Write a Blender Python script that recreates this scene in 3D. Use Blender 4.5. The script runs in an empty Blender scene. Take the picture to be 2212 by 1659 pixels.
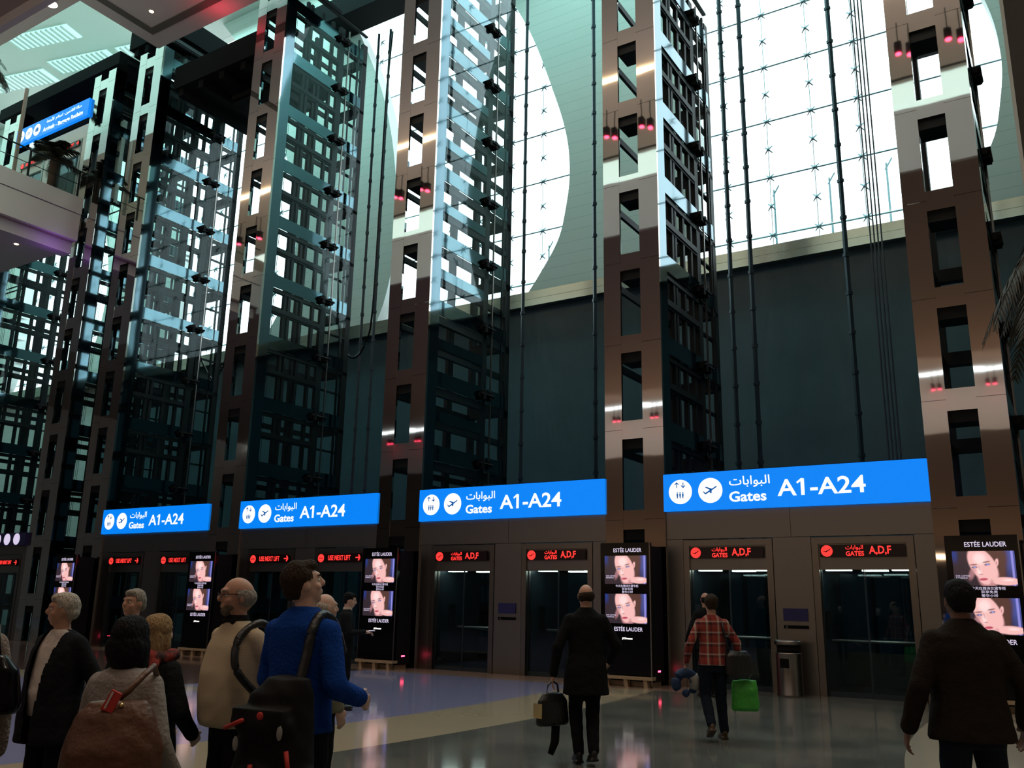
import bpy, bmesh, math, random
from mathutils import Vector, Matrix
random.seed(7)
S = bpy.context.scene
COL = S.collection
PI = math.pi

# ------------------------------------------------------------------ camera
F_PX = 1914.784
PITCH, ROLL, YAW = math.radians(13.804), math.radians(1.0302), math.radians(-32.3502)
CAM = Vector((0, -17.4886, 1.5792))
_cy, _sy = math.cos(YAW), math.sin(YAW)
fwd = Vector((_sy * math.cos(PITCH), _cy * math.cos(PITCH), math.sin(PITCH)))
rgt = Vector((_cy, -_sy, 0)); upv = rgt.cross(fwd)
r2 = math.cos(ROLL) * rgt + math.sin(ROLL) * upv
u2 = -math.sin(ROLL) * rgt + math.cos(ROLL) * upv
cd = bpy.data.cameras.new('camera'); cam = bpy.data.objects.new('camera', cd); COL.objects.link(cam)
cam.matrix_world = Matrix(((r2.x, u2.x, -fwd.x, CAM.x), (r2.y, u2.y, -fwd.y, CAM.y), (r2.z, u2.z, -fwd.z, CAM.z), (0, 0, 0, 1)))
cd.sensor_width = 36; cd.lens = F_PX / 2212 * 36; cd.clip_end = 300
S.camera = cam

# ------------------------------------------------------------------ world, light, exposure
S.view_settings.view_transform = 'Standard'; S.view_settings.look = 'None'
S.view_settings.gamma = 1; S.view_settings.use_curve_mapping = False
S.view_settings.exposure = 0.0
try:
    S.cycles.use_denoising = True
    S.cycles.max_bounces = 9; S.cycles.glossy_bounces = 6; S.cycles.transparent_max_bounces = 24; S.cycles.diffuse_bounces = 3
    S.cycles.sample_clamp_indirect = 6; S.cycles.caustics_reflective = False; S.cycles.caustics_refractive = False
    S.cycles.transmission_bounces = 4
except Exception: pass
W = bpy.data.worlds.new('world'); S.world = W; W.use_nodes = True
bg = W.node_tree.nodes['Background']; bg.inputs[0].default_value = (0.86, 0.97, 1.0, 1); bg.inputs[1].default_value = 3.2

def area(name, loc, rot, sx, sy, power, col, spread=None):
    l = bpy.data.lights.new(name, 'AREA'); l.shape = 'RECTANGLE'; l.size = sx; l.size_y = sy; l.energy = power; l.color = col
    if spread: l.spread = spread
    o = bpy.data.objects.new(name, l); o.location = loc; o.rotation_euler = rot; COL.objects.link(o); return o
# daylight falling through the green tinted roof glazing over the lift shafts and the side well
area('skylight_daylight', (-20, 4.6, 29.2), (0, 0, 0), 52, 4.5, 3900, (0.50, 1.0, 0.96))
area('well_daylight', (-44, 2.0, 29.2), (0, 0, 0), 26, 8, 2500, (0.52, 1.0, 0.92))
# added fill lamps without fixtures, brightening the rear soffit, rear wall and top ceiling
area('added_soffit_fill', (-9, -33.5, 4.2), (math.radians(165), 0, 0), 44, 1.0, 850, (1.0, 0.66, 0.40))
area('added_rear_wall_fill', (-9, -31.5, 12.5), (math.radians(-90), 0, 0), 44, 1.4, 330, (1.0, 0.92, 0.84))
area('added_ceiling_fill', (-14, -9.6, 17.2), (math.radians(178), 0, 0), 40, 1.0, 320, (1.0, 0.82, 0.72))
area('upper_gallery_lighting', (-14, -17, 20.9), (0, 0, 0), 50, 3, 700, (0.8, 1.0, 0.92))

# ------------------------------------------------------------------ materials
def mat(name, base, rough=0.6, metal=0.0, emit=None, estr=0.0, noise=None, bump=None, spec=0.5, coat=0.0, bands=None, alpha=None):
    m = bpy.data.materials.new(name); m.use_nodes = True; nt = m.node_tree; b = nt.nodes['Principled BSDF']
    b.inputs['Base Color'].default_value = (*base, 1); b.inputs['Roughness'].default_value = rough; b.inputs['Metallic'].default_value = metal
    b.inputs['Specular IOR Level'].default_value = spec; b.inputs['Coat Weight'].default_value = coat
    if emit: b.inputs['Emission Color'].default_value = (*emit, 1); b.inputs['Emission Strength'].default_value = estr
    tc = nt.nodes.new('ShaderNodeTexCoord')
    if noise:   # (scale, second colour, contrast)
        n = nt.nodes.new('ShaderNodeTexNoise'); n.inputs['Scale'].default_value = noise[0]; n.inputs['Detail'].default_value = 4
        nt.links.new(tc.outputs['Object'], n.inputs['Vector'])
        rp = nt.nodes.new('ShaderNodeValToRGB'); rp.color_ramp.elements[0].position = 0.5 - noise[2]; rp.color_ramp.elements[1].position = 0.5 + noise[2]
        rp.color_ramp.elements[0].color = (*base, 1); rp.color_ramp.elements[1].color = (*noise[1], 1)
        nt.links.new(n.outputs['Fac'], rp.inputs[0]); nt.links.new(rp.outputs[0], b.inputs['Base Color'])
    if bands:   # horizontal joint lines every bands[0] metres
        sx = nt.nodes.new('ShaderNodeSeparateXYZ'); nt.links.new(tc.outputs['Object'], sx.inputs[0])
        mo = nt.nodes.new('ShaderNodeMath'); mo.operation = 'PINGPONG'; mo.inputs[1].default_value = bands[0] / 2; nt.links.new(sx.outputs['Z'], mo.inputs[0])
        lt = nt.nodes.new('ShaderNodeMath'); lt.operation = 'LESS_THAN'; lt.inputs[1].default_value = bands[1]; nt.links.new(mo.outputs[0], lt.inputs[0])
        mx = nt.nodes.new('ShaderNodeMixRGB'); mx.inputs[1].default_value = (*base, 1); mx.inputs[2].default_value = (*bands[2], 1)
        nt.links.new(lt.outputs[0], mx.inputs[0]); nt.links.new(mx.outputs[0], b.inputs['Base Color'])
    if bump:    # (scale, strength, vector scale)
        n2 = nt.nodes.new('ShaderNodeTexNoise'); n2.inputs['Scale'].default_value = bump[0]; n2.inputs['Detail'].default_value = 2
        mp = nt.nodes.new('ShaderNodeMapping'); mp.inputs['Scale'].default_value = bump[2] if len(bump) > 2 else (1, 1, 1)
        nt.links.new(tc.outputs['Object'], mp.inputs[0]); nt.links.new(mp.outputs[0], n2.inputs['Vector'])
        bp = nt.nodes.new('ShaderNodeBump'); bp.inputs['Strength'].default_value = bump[1]; bp.inputs['Distance'].default_value = 0.05
        nt.links.new(n2.outputs['Fac'], bp.inputs['Height']); nt.links.new(bp.outputs[0], b.inputs['Normal'])
    return m

def glass(name, tint, refl=0.12, rough=0.02):
    m = bpy.data.materials.new(name); m.use_nodes = True; nt = m.node_tree; nt.nodes.clear()
    out = nt.nodes.new('ShaderNodeOutputMaterial'); t = nt.nodes.new('ShaderNodeBsdfTransparent'); t.inputs[0].default_value = (*tint, 1)
    g = nt.nodes.new('ShaderNodeBsdfGlossy'); g.inputs['Roughness'].default_value = rough; g.inputs[0].default_value = (0.9, 0.97, 1, 1)
    lw = nt.nodes.new('ShaderNodeLayerWeight'); lw.inputs[0].default_value = 0.5
    fr = nt.nodes.new('ShaderNodeMath'); fr.operation = 'POWER'; fr.inputs[1].default_value = 5; nt.links.new(lw.outputs['Facing'], fr.inputs[0])
    ad = nt.nodes.new('ShaderNodeMath'); ad.operation = 'ADD'; ad.inputs[1].default_value = refl; ad.use_clamp = True
    mx = nt.nodes.new('ShaderNodeMixShader'); nt.links.new(fr.outputs[0], ad.inputs[0]); nt.links.new(ad.outputs[0], mx.inputs[0])
    nt.links.new(t.outputs[0], mx.inputs[1]); nt.links.new(g.outputs[0], mx.inputs[2]); nt.links.new(mx.outputs[0], out.inputs[0])
    return m

M = {}
M['mirror'] = mat('polished_steel', (0.60, 0.575, 0.55), 0.03, 1.0, bump=(0.8, 0.02, (1, 1, 1.6)))
M['blue_steel'] = mat('polished_side_steel', (0.13, 0.20, 0.24), 0.06, 1.0, bump=(0.8, 0.03))
M['brushed'] = mat('brushed_steel', (0.27, 0.255, 0.24), 0.34, 1.0, bump=(1.3, 0.05))
M['frame_steel'] = mat('frame_steel', (0.30, 0.285, 0.27), 0.3, 1.0)
M['dark'] = mat('dark_steel', (0.010, 0.013, 0.015), 0.5, 0.0, spec=0.2)
M['black'] = mat('black_gloss', (0.004, 0.004, 0.005), 0.15, spec=0.22)
M['blackm'] = mat('black_matt', (0.008, 0.008, 0.009), 0.7, spec=0.2)
M['white'] = mat('white_cladding', (0.62, 0.68, 0.64), 0.7, bands=(0.42, 0.010, (0.48, 0.55, 0.52)))
M['reveal'] = mat('white_reveal', (0.8, 0.84, 0.84), 0.7)
M['stone'] = mat('dark_waterfall_stone', (0.045, 0.11, 0.135), 0.4, bump=(2.2, 0.8, (1, 1, 0.25)), noise=(0.5, (0.03, 0.08, 0.10), 0.2))
M['ledge'] = mat('ledge_steel', (0.42, 0.50, 0.45), 0.2, 1.0, bump=(0.7, 0.3, (1, 1, 0.2)))
M['plaster'] = mat('plaster', (0.56, 0.52, 0.48), 0.8)
M['fascia'] = mat('white_fascia', (0.76, 0.73, 0.70), 0.7)
M['soffit'] = mat('brown_soffit', (0.40, 0.32, 0.27), 0.7)
M['groove'] = mat('ceiling_groove', (0.16, 0.16, 0.14), 0.8)
M['roof'] = mat('roof_white', (0.62, 0.66, 0.62), 0.8)
M['brownwall'] = mat('brown_wall', (0.12, 0.085, 0.065), 0.7)
M['machine'] = mat('machine_deck', (0.008, 0.009, 0.010), 0.9, spec=0.08)
M['cable'] = mat('cable_steel', (0.22, 0.36, 0.40), 0.4, 0.6)
M['post'] = mat('shaft_post', (0.035, 0.055, 0.075), 0.4, 0.5)
M['glass'] = glass('clear_glass', (0.93, 0.97, 0.97), 0.03)
M['sideglass'] = glass('shaft_side_glass', (0.93, 0.98, 0.98), 0.012)
M['doorglass'] = glass('door_glass', (0.55, 0.66, 0.68), 0.05)
M['sign'] = mat('sign_blue', (0.0, 0.08, 0.5), 0.4, emit=(0.0, 0.225, 0.90), estr=0.97)
M['signw'] = mat('sign_white', (0.8, 0.8, 0.8), 0.4, emit=(0.95, 1.0, 1.0), estr=1.0)
M['shirt'] = mat('pale_cotton', (0.62, 0.58, 0.55), 0.9)
M['signp'] = mat('sign_pictogram_blue', (0.0, 0.08, 0.4), 0.4, emit=(0.0, 0.12, 0.42), estr=0.6)
M['led'] = mat('led_red', (0.5, 0, 0), 0.4, emit=(1.0, 0.035, 0.03), estr=1.6)
M['ledbg'] = mat('led_background', (0.012, 0.003, 0.004), 0.3)
M['lamp'] = mat('warm_lamp', (1, 0.8, 0.5), 0.4, emit=(1.0, 0.72, 0.42), estr=14)
M['lampw'] = mat('white_lamp', (1, 1, 0.9), 0.4, emit=(1.0, 0.95, 0.8), estr=11.0)
M['redlamp'] = mat('red_lamp', (1, 0.1, 0.1), 0.4, emit=(1.0, 0.05, 0.12), estr=9)
M['pier'] = mat('brown_pier', (0.045, 0.035, 0.03), 0.6)
M['rail_steel'] = mat('bright_rail_steel', (0.75, 0.75, 0.72), 0.35, 0.4)
M['door_frame'] = mat('door_frame_steel', (0.25, 0.235, 0.22), 0.28, 1.0)
M['purple'] = mat('purple_cove', (0.4, 0.2, 1), 0.4, emit=(0.45, 0.12, 1.0), estr=0.6)
M['screentext'] = mat('screen_lettering', (0.7, 0.7, 0.8), 0.4, emit=(0.70, 0.62, 0.86), estr=0.9)
M['glowtext'] = mat('glowing_lettering', (1, 1, 1), 0.4, emit=(1.0, 0.93, 0.85), estr=2.2)
M['beige'] = mat('kiosk_foot', (0.42, 0.33, 0.22), 0.5)
M['plate'] = mat('blue_plate', (0.02, 0.02, 0.12), 0.4)
M['sky'] = mat('skylight_glow', (0.7, 0.9, 0.9), 0.4, emit=(0.55, 0.9, 0.85), estr=0.55)  # daylight put into the panes as glow, the roof behind is closed

# ------------------------------------------------------------------ mesh helpers
class MB:
    def __init__(s): s.v = []; s.f = []
    def add(s, vs, fs):
        n = len(s.v); s.v += [tuple(v) for v in vs]; s.f += [tuple(i + n for i in f) for f in fs]; return s
    def box(s, x0, x1, y0, y1, z0, z1):
        return s.add([(x0, y0, z0), (x1, y0, z0), (x1, y1, z0), (x0, y1, z0), (x0, y0, z1), (x1, y0, z1), (x1, y1, z1), (x0, y1, z1)],
                     [(0, 3, 2, 1), (4, 5, 6, 7), (0, 1, 5, 4), (1, 2, 6, 5), (2, 3, 7, 6), (3, 0, 4, 7)])
    def tube(s, pts, r, n=8, r2=None):
        pts = [Vector(p) for p in pts]; rings = []
        for i, p in enumerate(pts):
            a = pts[max(0, i - 1)]; b = pts[min(len(pts) - 1, i + 1)]; d = (b - a)
            d = d.normalized() if d.length > 1e-9 else Vector((0, 0, 1))
            ref = Vector((0, 0, 1)) if abs(d.z) < 0.9 else Vector((1, 0, 0))
            e1 = d.cross(ref).normalized(); e2 = d.cross(e1)
            rr = r if not isinstance(r, (list, tuple)) else r[i]
            rings.append([p + e1 * rr * math.cos(2 * PI * k / n) + e2 * rr * math.sin(2 * PI * k / n) for k in range(n)])
        vs = [v for ring in rings for v in ring]; fs = []
        for i in range(len(rings) - 1):
            for k in range(n):
                a = i * n + k; b = i * n + (k + 1) % n; fs.append((a, b, b + n, a + n))
        fs.append(tuple(range(n - 1, -1, -1))); fs.append(tuple((len(rings) - 1) * n + k for k in range(n)))
        return s.add(vs, fs)
    def prism(s, poly, y0, y1):     # poly in xz, extruded in y
        n = len(poly); vs = [(x, y0, z) for x, z in poly] + [(x, y1, z) for x, z in poly]
        return s.add(vs, [tuple(range(n)), tuple(range(2 * n - 1, n - 1, -1))] + [(i, (i + 1) % n + 0, (i + 1) % n + n, i + n)[::-1] for i in range(n)])
    def prismz(s, poly, z0, z1):
        n = len(poly); vs = [(x, y, z0) for x, y in poly] + [(x, y, z1) for x, y in poly]
        return s.add(vs, [tuple(range(n - 1, -1, -1)), tuple(range(n, 2 * n))] + [(i, (i + 1) % n, (i + 1) % n + n, i + n) for i in range(n)])
    def disc(s, cx, cz, rx, rz, y0, y1, n=32):
        return s.prism([(cx + rx * math.cos(2 * PI * k / n), cz + rz * math.sin(2 * PI * k / n)) for k in range(n)], y0, y1)
    def lathe(s, prof, cx=0, cy=0, n=24):
        vs = []; fs = []
        for r, z in prof:
            vs += [(cx + r * math.cos(2 * PI * k / n), cy + r * math.sin(2 * PI * k / n), z) for k in range(n)]
        for i in range(len(prof) - 1):
            for k in range(n):
                a = i * n + k; b = i * n + (k + 1) % n; fs.append((a, b, b + n, a + n))
        fs.append(tuple(range(n - 1, -1, -1))); fs.append(tuple((len(prof) - 1) * n + k for k in range(n)))
        return s.add(vs, fs)
    def ell(s, c, r, n=16, m=10, R=None):
        c = Vector(c); vs = []; fs = []
        for j in range(m + 1):
            t = PI * j / m
            for k in range(n):
                v = Vector((r[0] * math.sin(t) * math.cos(2 * PI * k / n), r[1] * math.sin(t) * math.sin(2 * PI * k / n), r[2] * math.cos(t)))
                if R: v = R @ v
                vs.append(c + v)
        for j in range(m):
            for k in range(n):
                a = j * n + k; b = j * n + (k + 1) % n; fs.append((a, a + n, b + n, b))
        return s.add(vs, fs)
    def xf(s, mtx): s.v = [tuple(mtx @ Vector(v)) for v in s.v]; return s
    def join(s, o): return s.add(o.v, o.f)
    def mesh(s, name):
        me = bpy.data.meshes.new(name); me.from_pydata(s.v, [], s.f); me.update()
        bm = bmesh.new(); bm.from_mesh(me); bmesh.ops.remove_doubles(bm, verts=bm.verts, dist=1e-6); bmesh.ops.recalc_face_normals(bm, faces=bm.faces); bm.to_mesh(me); bm.free()
        return me
    def build(s, name, m, parent=None, smooth=False, bevel=0):
        me = s.mesh(name)
        if bevel:
            bm = bmesh.new(); bm.from_mesh(me); bmesh.ops.bevel(bm, geom=list(bm.edges), offset=bevel, segments=2, affect='EDGES', clamp_overlap=True); bm.to_mesh(me); bm.free()
        return link(name, me, m, parent, smooth)
def link(name, me, m, parent=None, smooth=False):
    if m is not None: me.materials.clear(); me.materials.append(M[m] if isinstance(m, str) else m)
    if smooth:
        for p in me.polygons: p.use_smooth = True
    o = bpy.data.objects.new(name, me); COL.objects.link(o)
    if parent: o.parent = parent
    return o
def tag(o, label=None, cat=None, group=None, kind=None):
    if label: o['label'] = label
    if cat: o['category'] = cat
    if group: o['group'] = group
    if kind: o['kind'] = kind
    return o
def thing(name, label, cat, loc=(0, 0, 0), rz=0, group=None):
    o = bpy.data.objects.new(name, None); COL.objects.link(o); o.location = loc; o.rotation_euler = (0, 0, rz); o.empty_display_size = 0.2
    return tag(o, label, cat, group)
def kids(o): return [c for c in bpy.data.objects if c.parent == o]
def copy_tree(o, parent=None):
    c = o.copy(); COL.objects.link(c); c.parent = parent
    for ch in kids(o): copy_tree(ch, c)
    return c
def struct(name, mb, m, smooth=False): o = mb.build(name, m, None, smooth); return tag(o, kind='structure')

TS = bpy.data.scenes.new('workbench')      # small scratch scene for evaluating modifiers, removed at the end
def evaluated(o):
    TS.collection.objects.link(o); vl = TS.view_layers[0]; vl.update(); dg = vl.depsgraph
    me = bpy.data.meshes.new_from_object(o.evaluated_get(dg), depsgraph=dg); TS.collection.objects.unlink(o); return me
def text_mesh(body, x0, x1, z0, z1, y, depth=0.004, bold=0.0, raw=False):
    c = bpy.data.curves.new('lettering', 'FONT'); c.body = body; c.resolution_u = 3; c.offset = bold
    o = bpy.data.objects.new('lettering_tmp', c); me = evaluated(o)
    bpy.data.objects.remove(o); bpy.data.curves.remove(c)
    xs = [v.co.x for v in me.vertices]; ys = [v.co.y for v in me.vertices]
    if not xs or raw: return me
    ax, bx, ay, by = min(xs), max(xs), min(ys), max(ys)
    sx = (x1 - x0) / (bx - ax); sz = (z1 - z0) / (by - ay)
    for v in me.vertices: v.co = Vector((x0 + (v.co.x - ax) * sx, y, z0 + (v.co.y - ay) * sz))
    bm = bmesh.new(); bm.from_mesh(me)
    r = bmesh.ops.extrude_face_region(bm, geom=list(bm.faces))
    for g in r['geom']:
        if isinstance(g, bmesh.types.BMVert): g.co.y -= depth
    bm.to_mesh(me); bm.free(); return me
ARABIC = '\uFE95\uFE8E\uFE91\uFE8D\uFEEE\uFE92\uFEDF\uFE8D'

# ------------------------------------------------------------------ measurements of the hall
P, WD, CW = 6.4667, 5.0889, 1.3778      # bay pitch, bay opening, column width
X3 = -7.2294                             # left edge of the right-hand gate sign = right side of the second column from the right
MOD, Z0 = 1.9586, 3.5288                 # height of one column module, underside of its slots
BAYS = {4: X3, 3: X3 - P, 2: X3 - 2 * P, 1: X3 - 3 * P, 0: -35.96}
COLS = {'c4': X3 + WD, 'c3': X3 - CW, 'c2': X3 - CW - P, 'c1': X3 - CW - 2 * P, 'c0': X3 - CW - 3 * P, 'cl1': -30.87, 'cl2': -37.34}
YW = 8.0                                 # inner face of the far white wall
LZ = 11.66                               # bottom of the steel ledge

# ------------------------------------------------------------------ floor
fm = bpy.data.materials.new('polished_floor'); fm.use_nodes = True; nt = fm.node_tree; b = nt.nodes['Principled BSDF']
geo = nt.nodes.new('ShaderNodeNewGeometry'); sp = nt.nodes.new('ShaderNodeSeparateXYZ'); nt.links.new(geo.outputs['Position'], sp.inputs[0])
def mth(op, a, c=None):
    n = nt.nodes.new('ShaderNodeMath'); n.operation = op
    for i, v in enumerate((a, c)):
        if v is None: continue
        if isinstance(v, (int, float)): n.inputs[i].default_value = v
        else: nt.links.new(v, n.inputs[i])
    return n.outputs[0]
def band(src, a, c): return mth('MULTIPLY', mth('GREATER_THAN', src, a), mth('LESS_THAN', src, c))
def mix(fac, c1, c2):
    n = nt.nodes.new('ShaderNodeMixRGB'); nt.links.new(fac, n.inputs[0])
    for i, v in ((1, c1), (2, c2)):
        if isinstance(v, tuple): n.inputs[i].default_value = (*v, 1)
        else: nt.links.new(v, n.inputs[i])
    return n.outputs[0]
X, Y = sp.outputs['X'], sp.outputs['Y']
nz = nt.nodes.new('ShaderNodeTexNoise'); nz.inputs['Scale'].default_value = 1.1; nz.inputs['Detail'].default_value = 6
gr = nt.nodes.new('ShaderNodeValToRGB'); gr.color_ramp.elements[0].color = (0.10, 0.105, 0.10, 1); gr.color_ramp.elements[1].color = (0.17, 0.17, 0.15, 1)
gr.color_ramp.elements[0].position = 0.35; gr.color_ramp.elements[1].position = 0.65
nt.links.new(geo.outputs['Position'], nz.inputs['Vector']); nt.links.new(nz.outputs['Fac'], gr.inputs[0])
bend = mth('MULTIPLY', mth('POWER', mth('ABSOLUTE', mth('ADD', Y, 6.2)), 2.0), -0.014)     # slight curve of the stone strip
Xb = mth('SUBTRACT', X, bend)
col = mix(band(X, -14.2, -8.2), gr.outputs[0], (0.27, 0.27, 0.46))
col = mix(mth('LESS_THAN', X, -14.2), col, (0.12, 0.075, 0.065))
col = mix(mth('MULTIPLY', mth('LESS_THAN', X, -13.2), band(Y, -7.2, -6.3)), col, (0.42, 0.36, 0.27))
col = mix(mth('MULTIPLY', mth('LESS_THAN', X, -13.2), mth('LESS_THAN', Y, -7.2)), col, (0.27, 0.27, 0.46))
col = mix(band(Xb, -8.3, -6.72), col, (0.46, 0.38, 0.27))
col = mix(mth('MULTIPLY', mth('GREATER_THAN', Y, -1.1), mth('LESS_THAN', X, -6.4)), col, (0.34, 0.24, 0.19))
Xr = mth('SUBTRACT', X, mth('MULTIPLY', mth('POWER', mth('ABSOLUTE', mth('ADD', Y, 3.0)), 2.0), 0.021))     # curved edge of the right-hand stone strip
col = mix(mth('MULTIPLY', mth('GREATER_THAN', Xr, -2.1), mth('LESS_THAN', Y, -0.5)), col, (0.46, 0.40, 0.32))
nt.links.new(col, b.inputs['Base Color']); b.inputs['Roughness'].default_value = 0.09; b.inputs['Specular IOR Level'].default_value = 0.6
bn = nt.nodes.new('ShaderNodeTexNoise'); bn.inputs['Scale'].default_value = 3.0; nt.links.new(geo.outputs['Position'], bn.inputs['Vector'])
bp = nt.nodes.new('ShaderNodeBump'); bp.inputs['Strength'].default_value = 0.03; bp.inputs['Distance'].default_value = 0.02
nt.links.new(bn.outputs['Fac'], bp.inputs['Height']); nt.links.new(bp.outputs[0], b.inputs['Normal'])
struct('floor', MB().box(-60, 16, -36, 9, -0.3, 0), fm)

# ------------------------------------------------------------------ shell
XL, XR = -60, 14
struct('wall_back', MB().box(XL, XR, -35.4, -35, 0, 10.9), 'brownwall')
struct('wall_rear', MB().box(XL, XR, -35.4, -34.9, 10.9, 14.1), 'fascia')
struct('wall_right', MB().box(XR, XR + 0.3, -35, 9, 0, 30.4), 'soffit')
struct('wall_left', MB().box(XL - 0.3, XL, -35, 9, 0, 30.4), 'plaster')
struct('wall_gallery', MB().box(XL, XR, -20.3, -20, 16.05, 21.03), 'fascia')
struct('wall_upper', MB().box(XL, XR, -3.75, -3.45, 22.0, 30), 'roof')
# gallery slab: rear arm plus left arm with its white fascia
struct('ceiling_lower', MB().prismz([(XL, -35), (XR, -35), (XR, -8.85), (-30.45, -8.85), (-30.45, -0.12), (XL, -0.12)], 14.35, 16.05), 'soffit')
struct('trim_1', MB().box(-30.45, XR, -8.85, -8.70, 14.08, 16.05), 'fascia')
t2 = MB().box(-30.45, -30.30, -8.70, -0.12, 14.36, 15.38); t2.box(-30.45, -30.27, -8.70, -0.12, 15.41, 16.05); t2.box(-31.15, -30.62, -8.7, -0.12, 13.9, 14.34)
struct('trim_2', t2, 'fascia')
struct('ceiling_balcony', MB().box(-44, -31.15, -8.7, -0.16, 14.05, 14.34), 'fascia')
# top ceiling, L shaped, with its tray groove
cl = MB().prismz([(XL, -20), (XR, -20), (XR, -0.32), (-26.45, -0.32), (-26.45, -3.42), (XL, -3.42)], 21.03, 22.0)
struct('ceiling', cl, 'fascia')
g = MB(); g.box(-25.9, -25.62, -6.5, -0.98, 21.0, 21.035); g.box(-25.62, 10, -1.26, -0.98, 21.0, 21.035)
struct('trim_4', g, 'groove')
# high roof with louvred skylights over the side well and the shafts
struct('ceiling_roof', MB().box(XL, XR, -3.75, 9.2, 30, 30.3), 'roof')
for i, (x, y, w, d) in enumerate([(-43, 3.8, 4.0, 1.1), (-43.2, 6.2, 4.0, 1.1), (-48, 2.0, 4.4, 1.2), (-48.4, 5.4, 5, 1.2), (-53, 0.4, 4, 1.2), (-39.5, 7.0, 2.5, 0.8)]):
    t = thing('skylight', ['pale louvred skylight nearest the balcony corner in the high green ceiling', 'louvred skylight just behind the nearest one in the high green ceiling', 'long louvred skylight left of centre in the high green ceiling', 'long louvred skylight further back in the high green ceiling', 'louvred skylight at the far left of the high green ceiling', 'small louvred skylight at the back right of the high green ceiling'][i], 'skylight', (x, y, 29.9), 0.25, 'louvred skylights in the high ceiling')
    MB().box(-w / 2, w / 2, -d / 2, d / 2, 0.02, 0.08).build('pane', 'sky', t)
    lv = MB()
    for k in range(int(w / 0.33)): lv.box(-w / 2 + k * 0.33, -w / 2 + k * 0.33 + 0.07, -d / 2, d / 2, -0.06, 0.02)
    lv.build('louvre', 'roof', t)

# far wall with crescent windows
def interp(tab, z):
    for (a, xa), (c, xc) in zip(tab, tab[1:]):
        if z <= c:
            t = (z - a) / (c - a); return xa + (xc - xa) * t
    return tab[-1][1]
def smooth_tab(tab):
    # Catmull-Rom resample
    out = []
    for i in range(len(tab) - 1):
        p0 = tab[max(0, i - 1)]; p1 = tab[i]; p2 = tab[i + 1]; p3 = tab[min(len(tab) - 1, i + 2)]
        for s in range(6):
            t = s / 6.0; z = p1[0] + (p2[0] - p1[0]) * t
            m1 = (p2[1] - p0[1]) / (p2[0] - p0[0]) * (p2[0] - p1[0]); m2 = (p3[1] - p1[1]) / (p3[0] - p1[0]) * (p2[0] - p1[0])
            x = (2 * t**3 - 3 * t**2 + 1) * p1[1] + (t**3 - 2 * t**2 + t) * m1 + (-2 * t**3 + 3 * t**2) * p2[1] + (t**3 - t**2) * m2
            out.append((z, x))
    out.append(tab[-1]); return out
LF = smooth_tab([(12.2, -22.6), (13.1, -22.22), (14.8, -21.86), (16.4, -21.76), (18.0, -21.9), (20.5, -22.34), (23.1, -23.15), (27.0, -25.0), (30.0, -26.8)])
RF = smooth_tab([(12.2, -15.6), (12.7, -15.2), (14.0, -14.34), (15.2, -14.02), (16.4, -13.87), (17.9, -13.98), (19.7, -14.47), (23.35, -15.83), (27.0, -18.0), (30.0, -20.4)])
PER = 13.6
zs = [12.2 + (30 - 12.2) * i / 72 for i in range(73)]
wall = MB(); rev = MB()
edges = [-60] + sum([[('L', n), ('R', n)] for n in (-2, -1, 0, 1)], []) + [14]
def ex(e, z):
    if isinstance(e, (int, float)): return e
    return interp(LF if e[0] == 'L' else RF, z) + PER * e[1] - (0.9 if e == ('L', 1) else 0)
for i in range(0, len(edges), 2):
    a, c = edges[i], edges[i + 1]
    for z1, z2 in zip(zs, zs[1:]):
        x1, x2, x3, x4 = ex(a, z1), ex(c, z1), ex(c, z2), ex(a, z2)
        x1, x4 = max(x1, -60), max(x4, -60)
        if x2 <= x1: continue
        wall.add([(x1, YW, z1), (x2, YW, z1), (x3, YW, z2), (x4, YW, z2)], [(0, 1, 2, 3)])
        wall.add([(x1, YW + 0.6, z1), (x2, YW + 0.6, z1), (x3, YW + 0.6, z2), (x4, YW + 0.6, z2)], [(3, 2, 1, 0)])
        if not isinstance(c, (int, float)): rev.add([(x2, YW, z1), (x2, YW + 0.6, z1), (x3, YW + 0.6, z2), (x3, YW, z2)], [(0, 1, 2, 3)])
        if not isinstance(a, (int, float)): rev.add([(x1, YW, z1), (x1, YW + 0.6, z1), (x4, YW + 0.6, z2), (x4, YW, z2)], [(3, 2, 1, 0)])
struct('wall_far', wall, 'white', True)
struct('trim_5', rev, 'reveal', True)
struct('wall_side', MB().box(XL, -41, YW + 0.1, YW + 0.5, 0, LZ), 'white')
struct('wall_waterfall', MB().box(-41, XR, YW + 0.1, YW + 0.5, 0, LZ), 'stone')
le = MB(); le.box(XL, XR, YW - 0.25, YW + 0.6, LZ, LZ + 0.24); le.box(XL, XR, YW - 0.22, YW + 0.6, LZ + 0.262, LZ + 0.54); le.box(XL, XR, YW - 0.2, YW + 0.6, LZ + 0.24, LZ + 0.262)
struct('trim_6', le, 'ledge')
struct('floor_shaft', MB().box(XL, XR, 0.2, YW + 0.1, -0.02, 0.01), 'blackm')

struct('floor_terrace', MB().box(XL, XR, YW + 1.2, 30, 10.9, 11.2), 'plaster')
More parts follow.
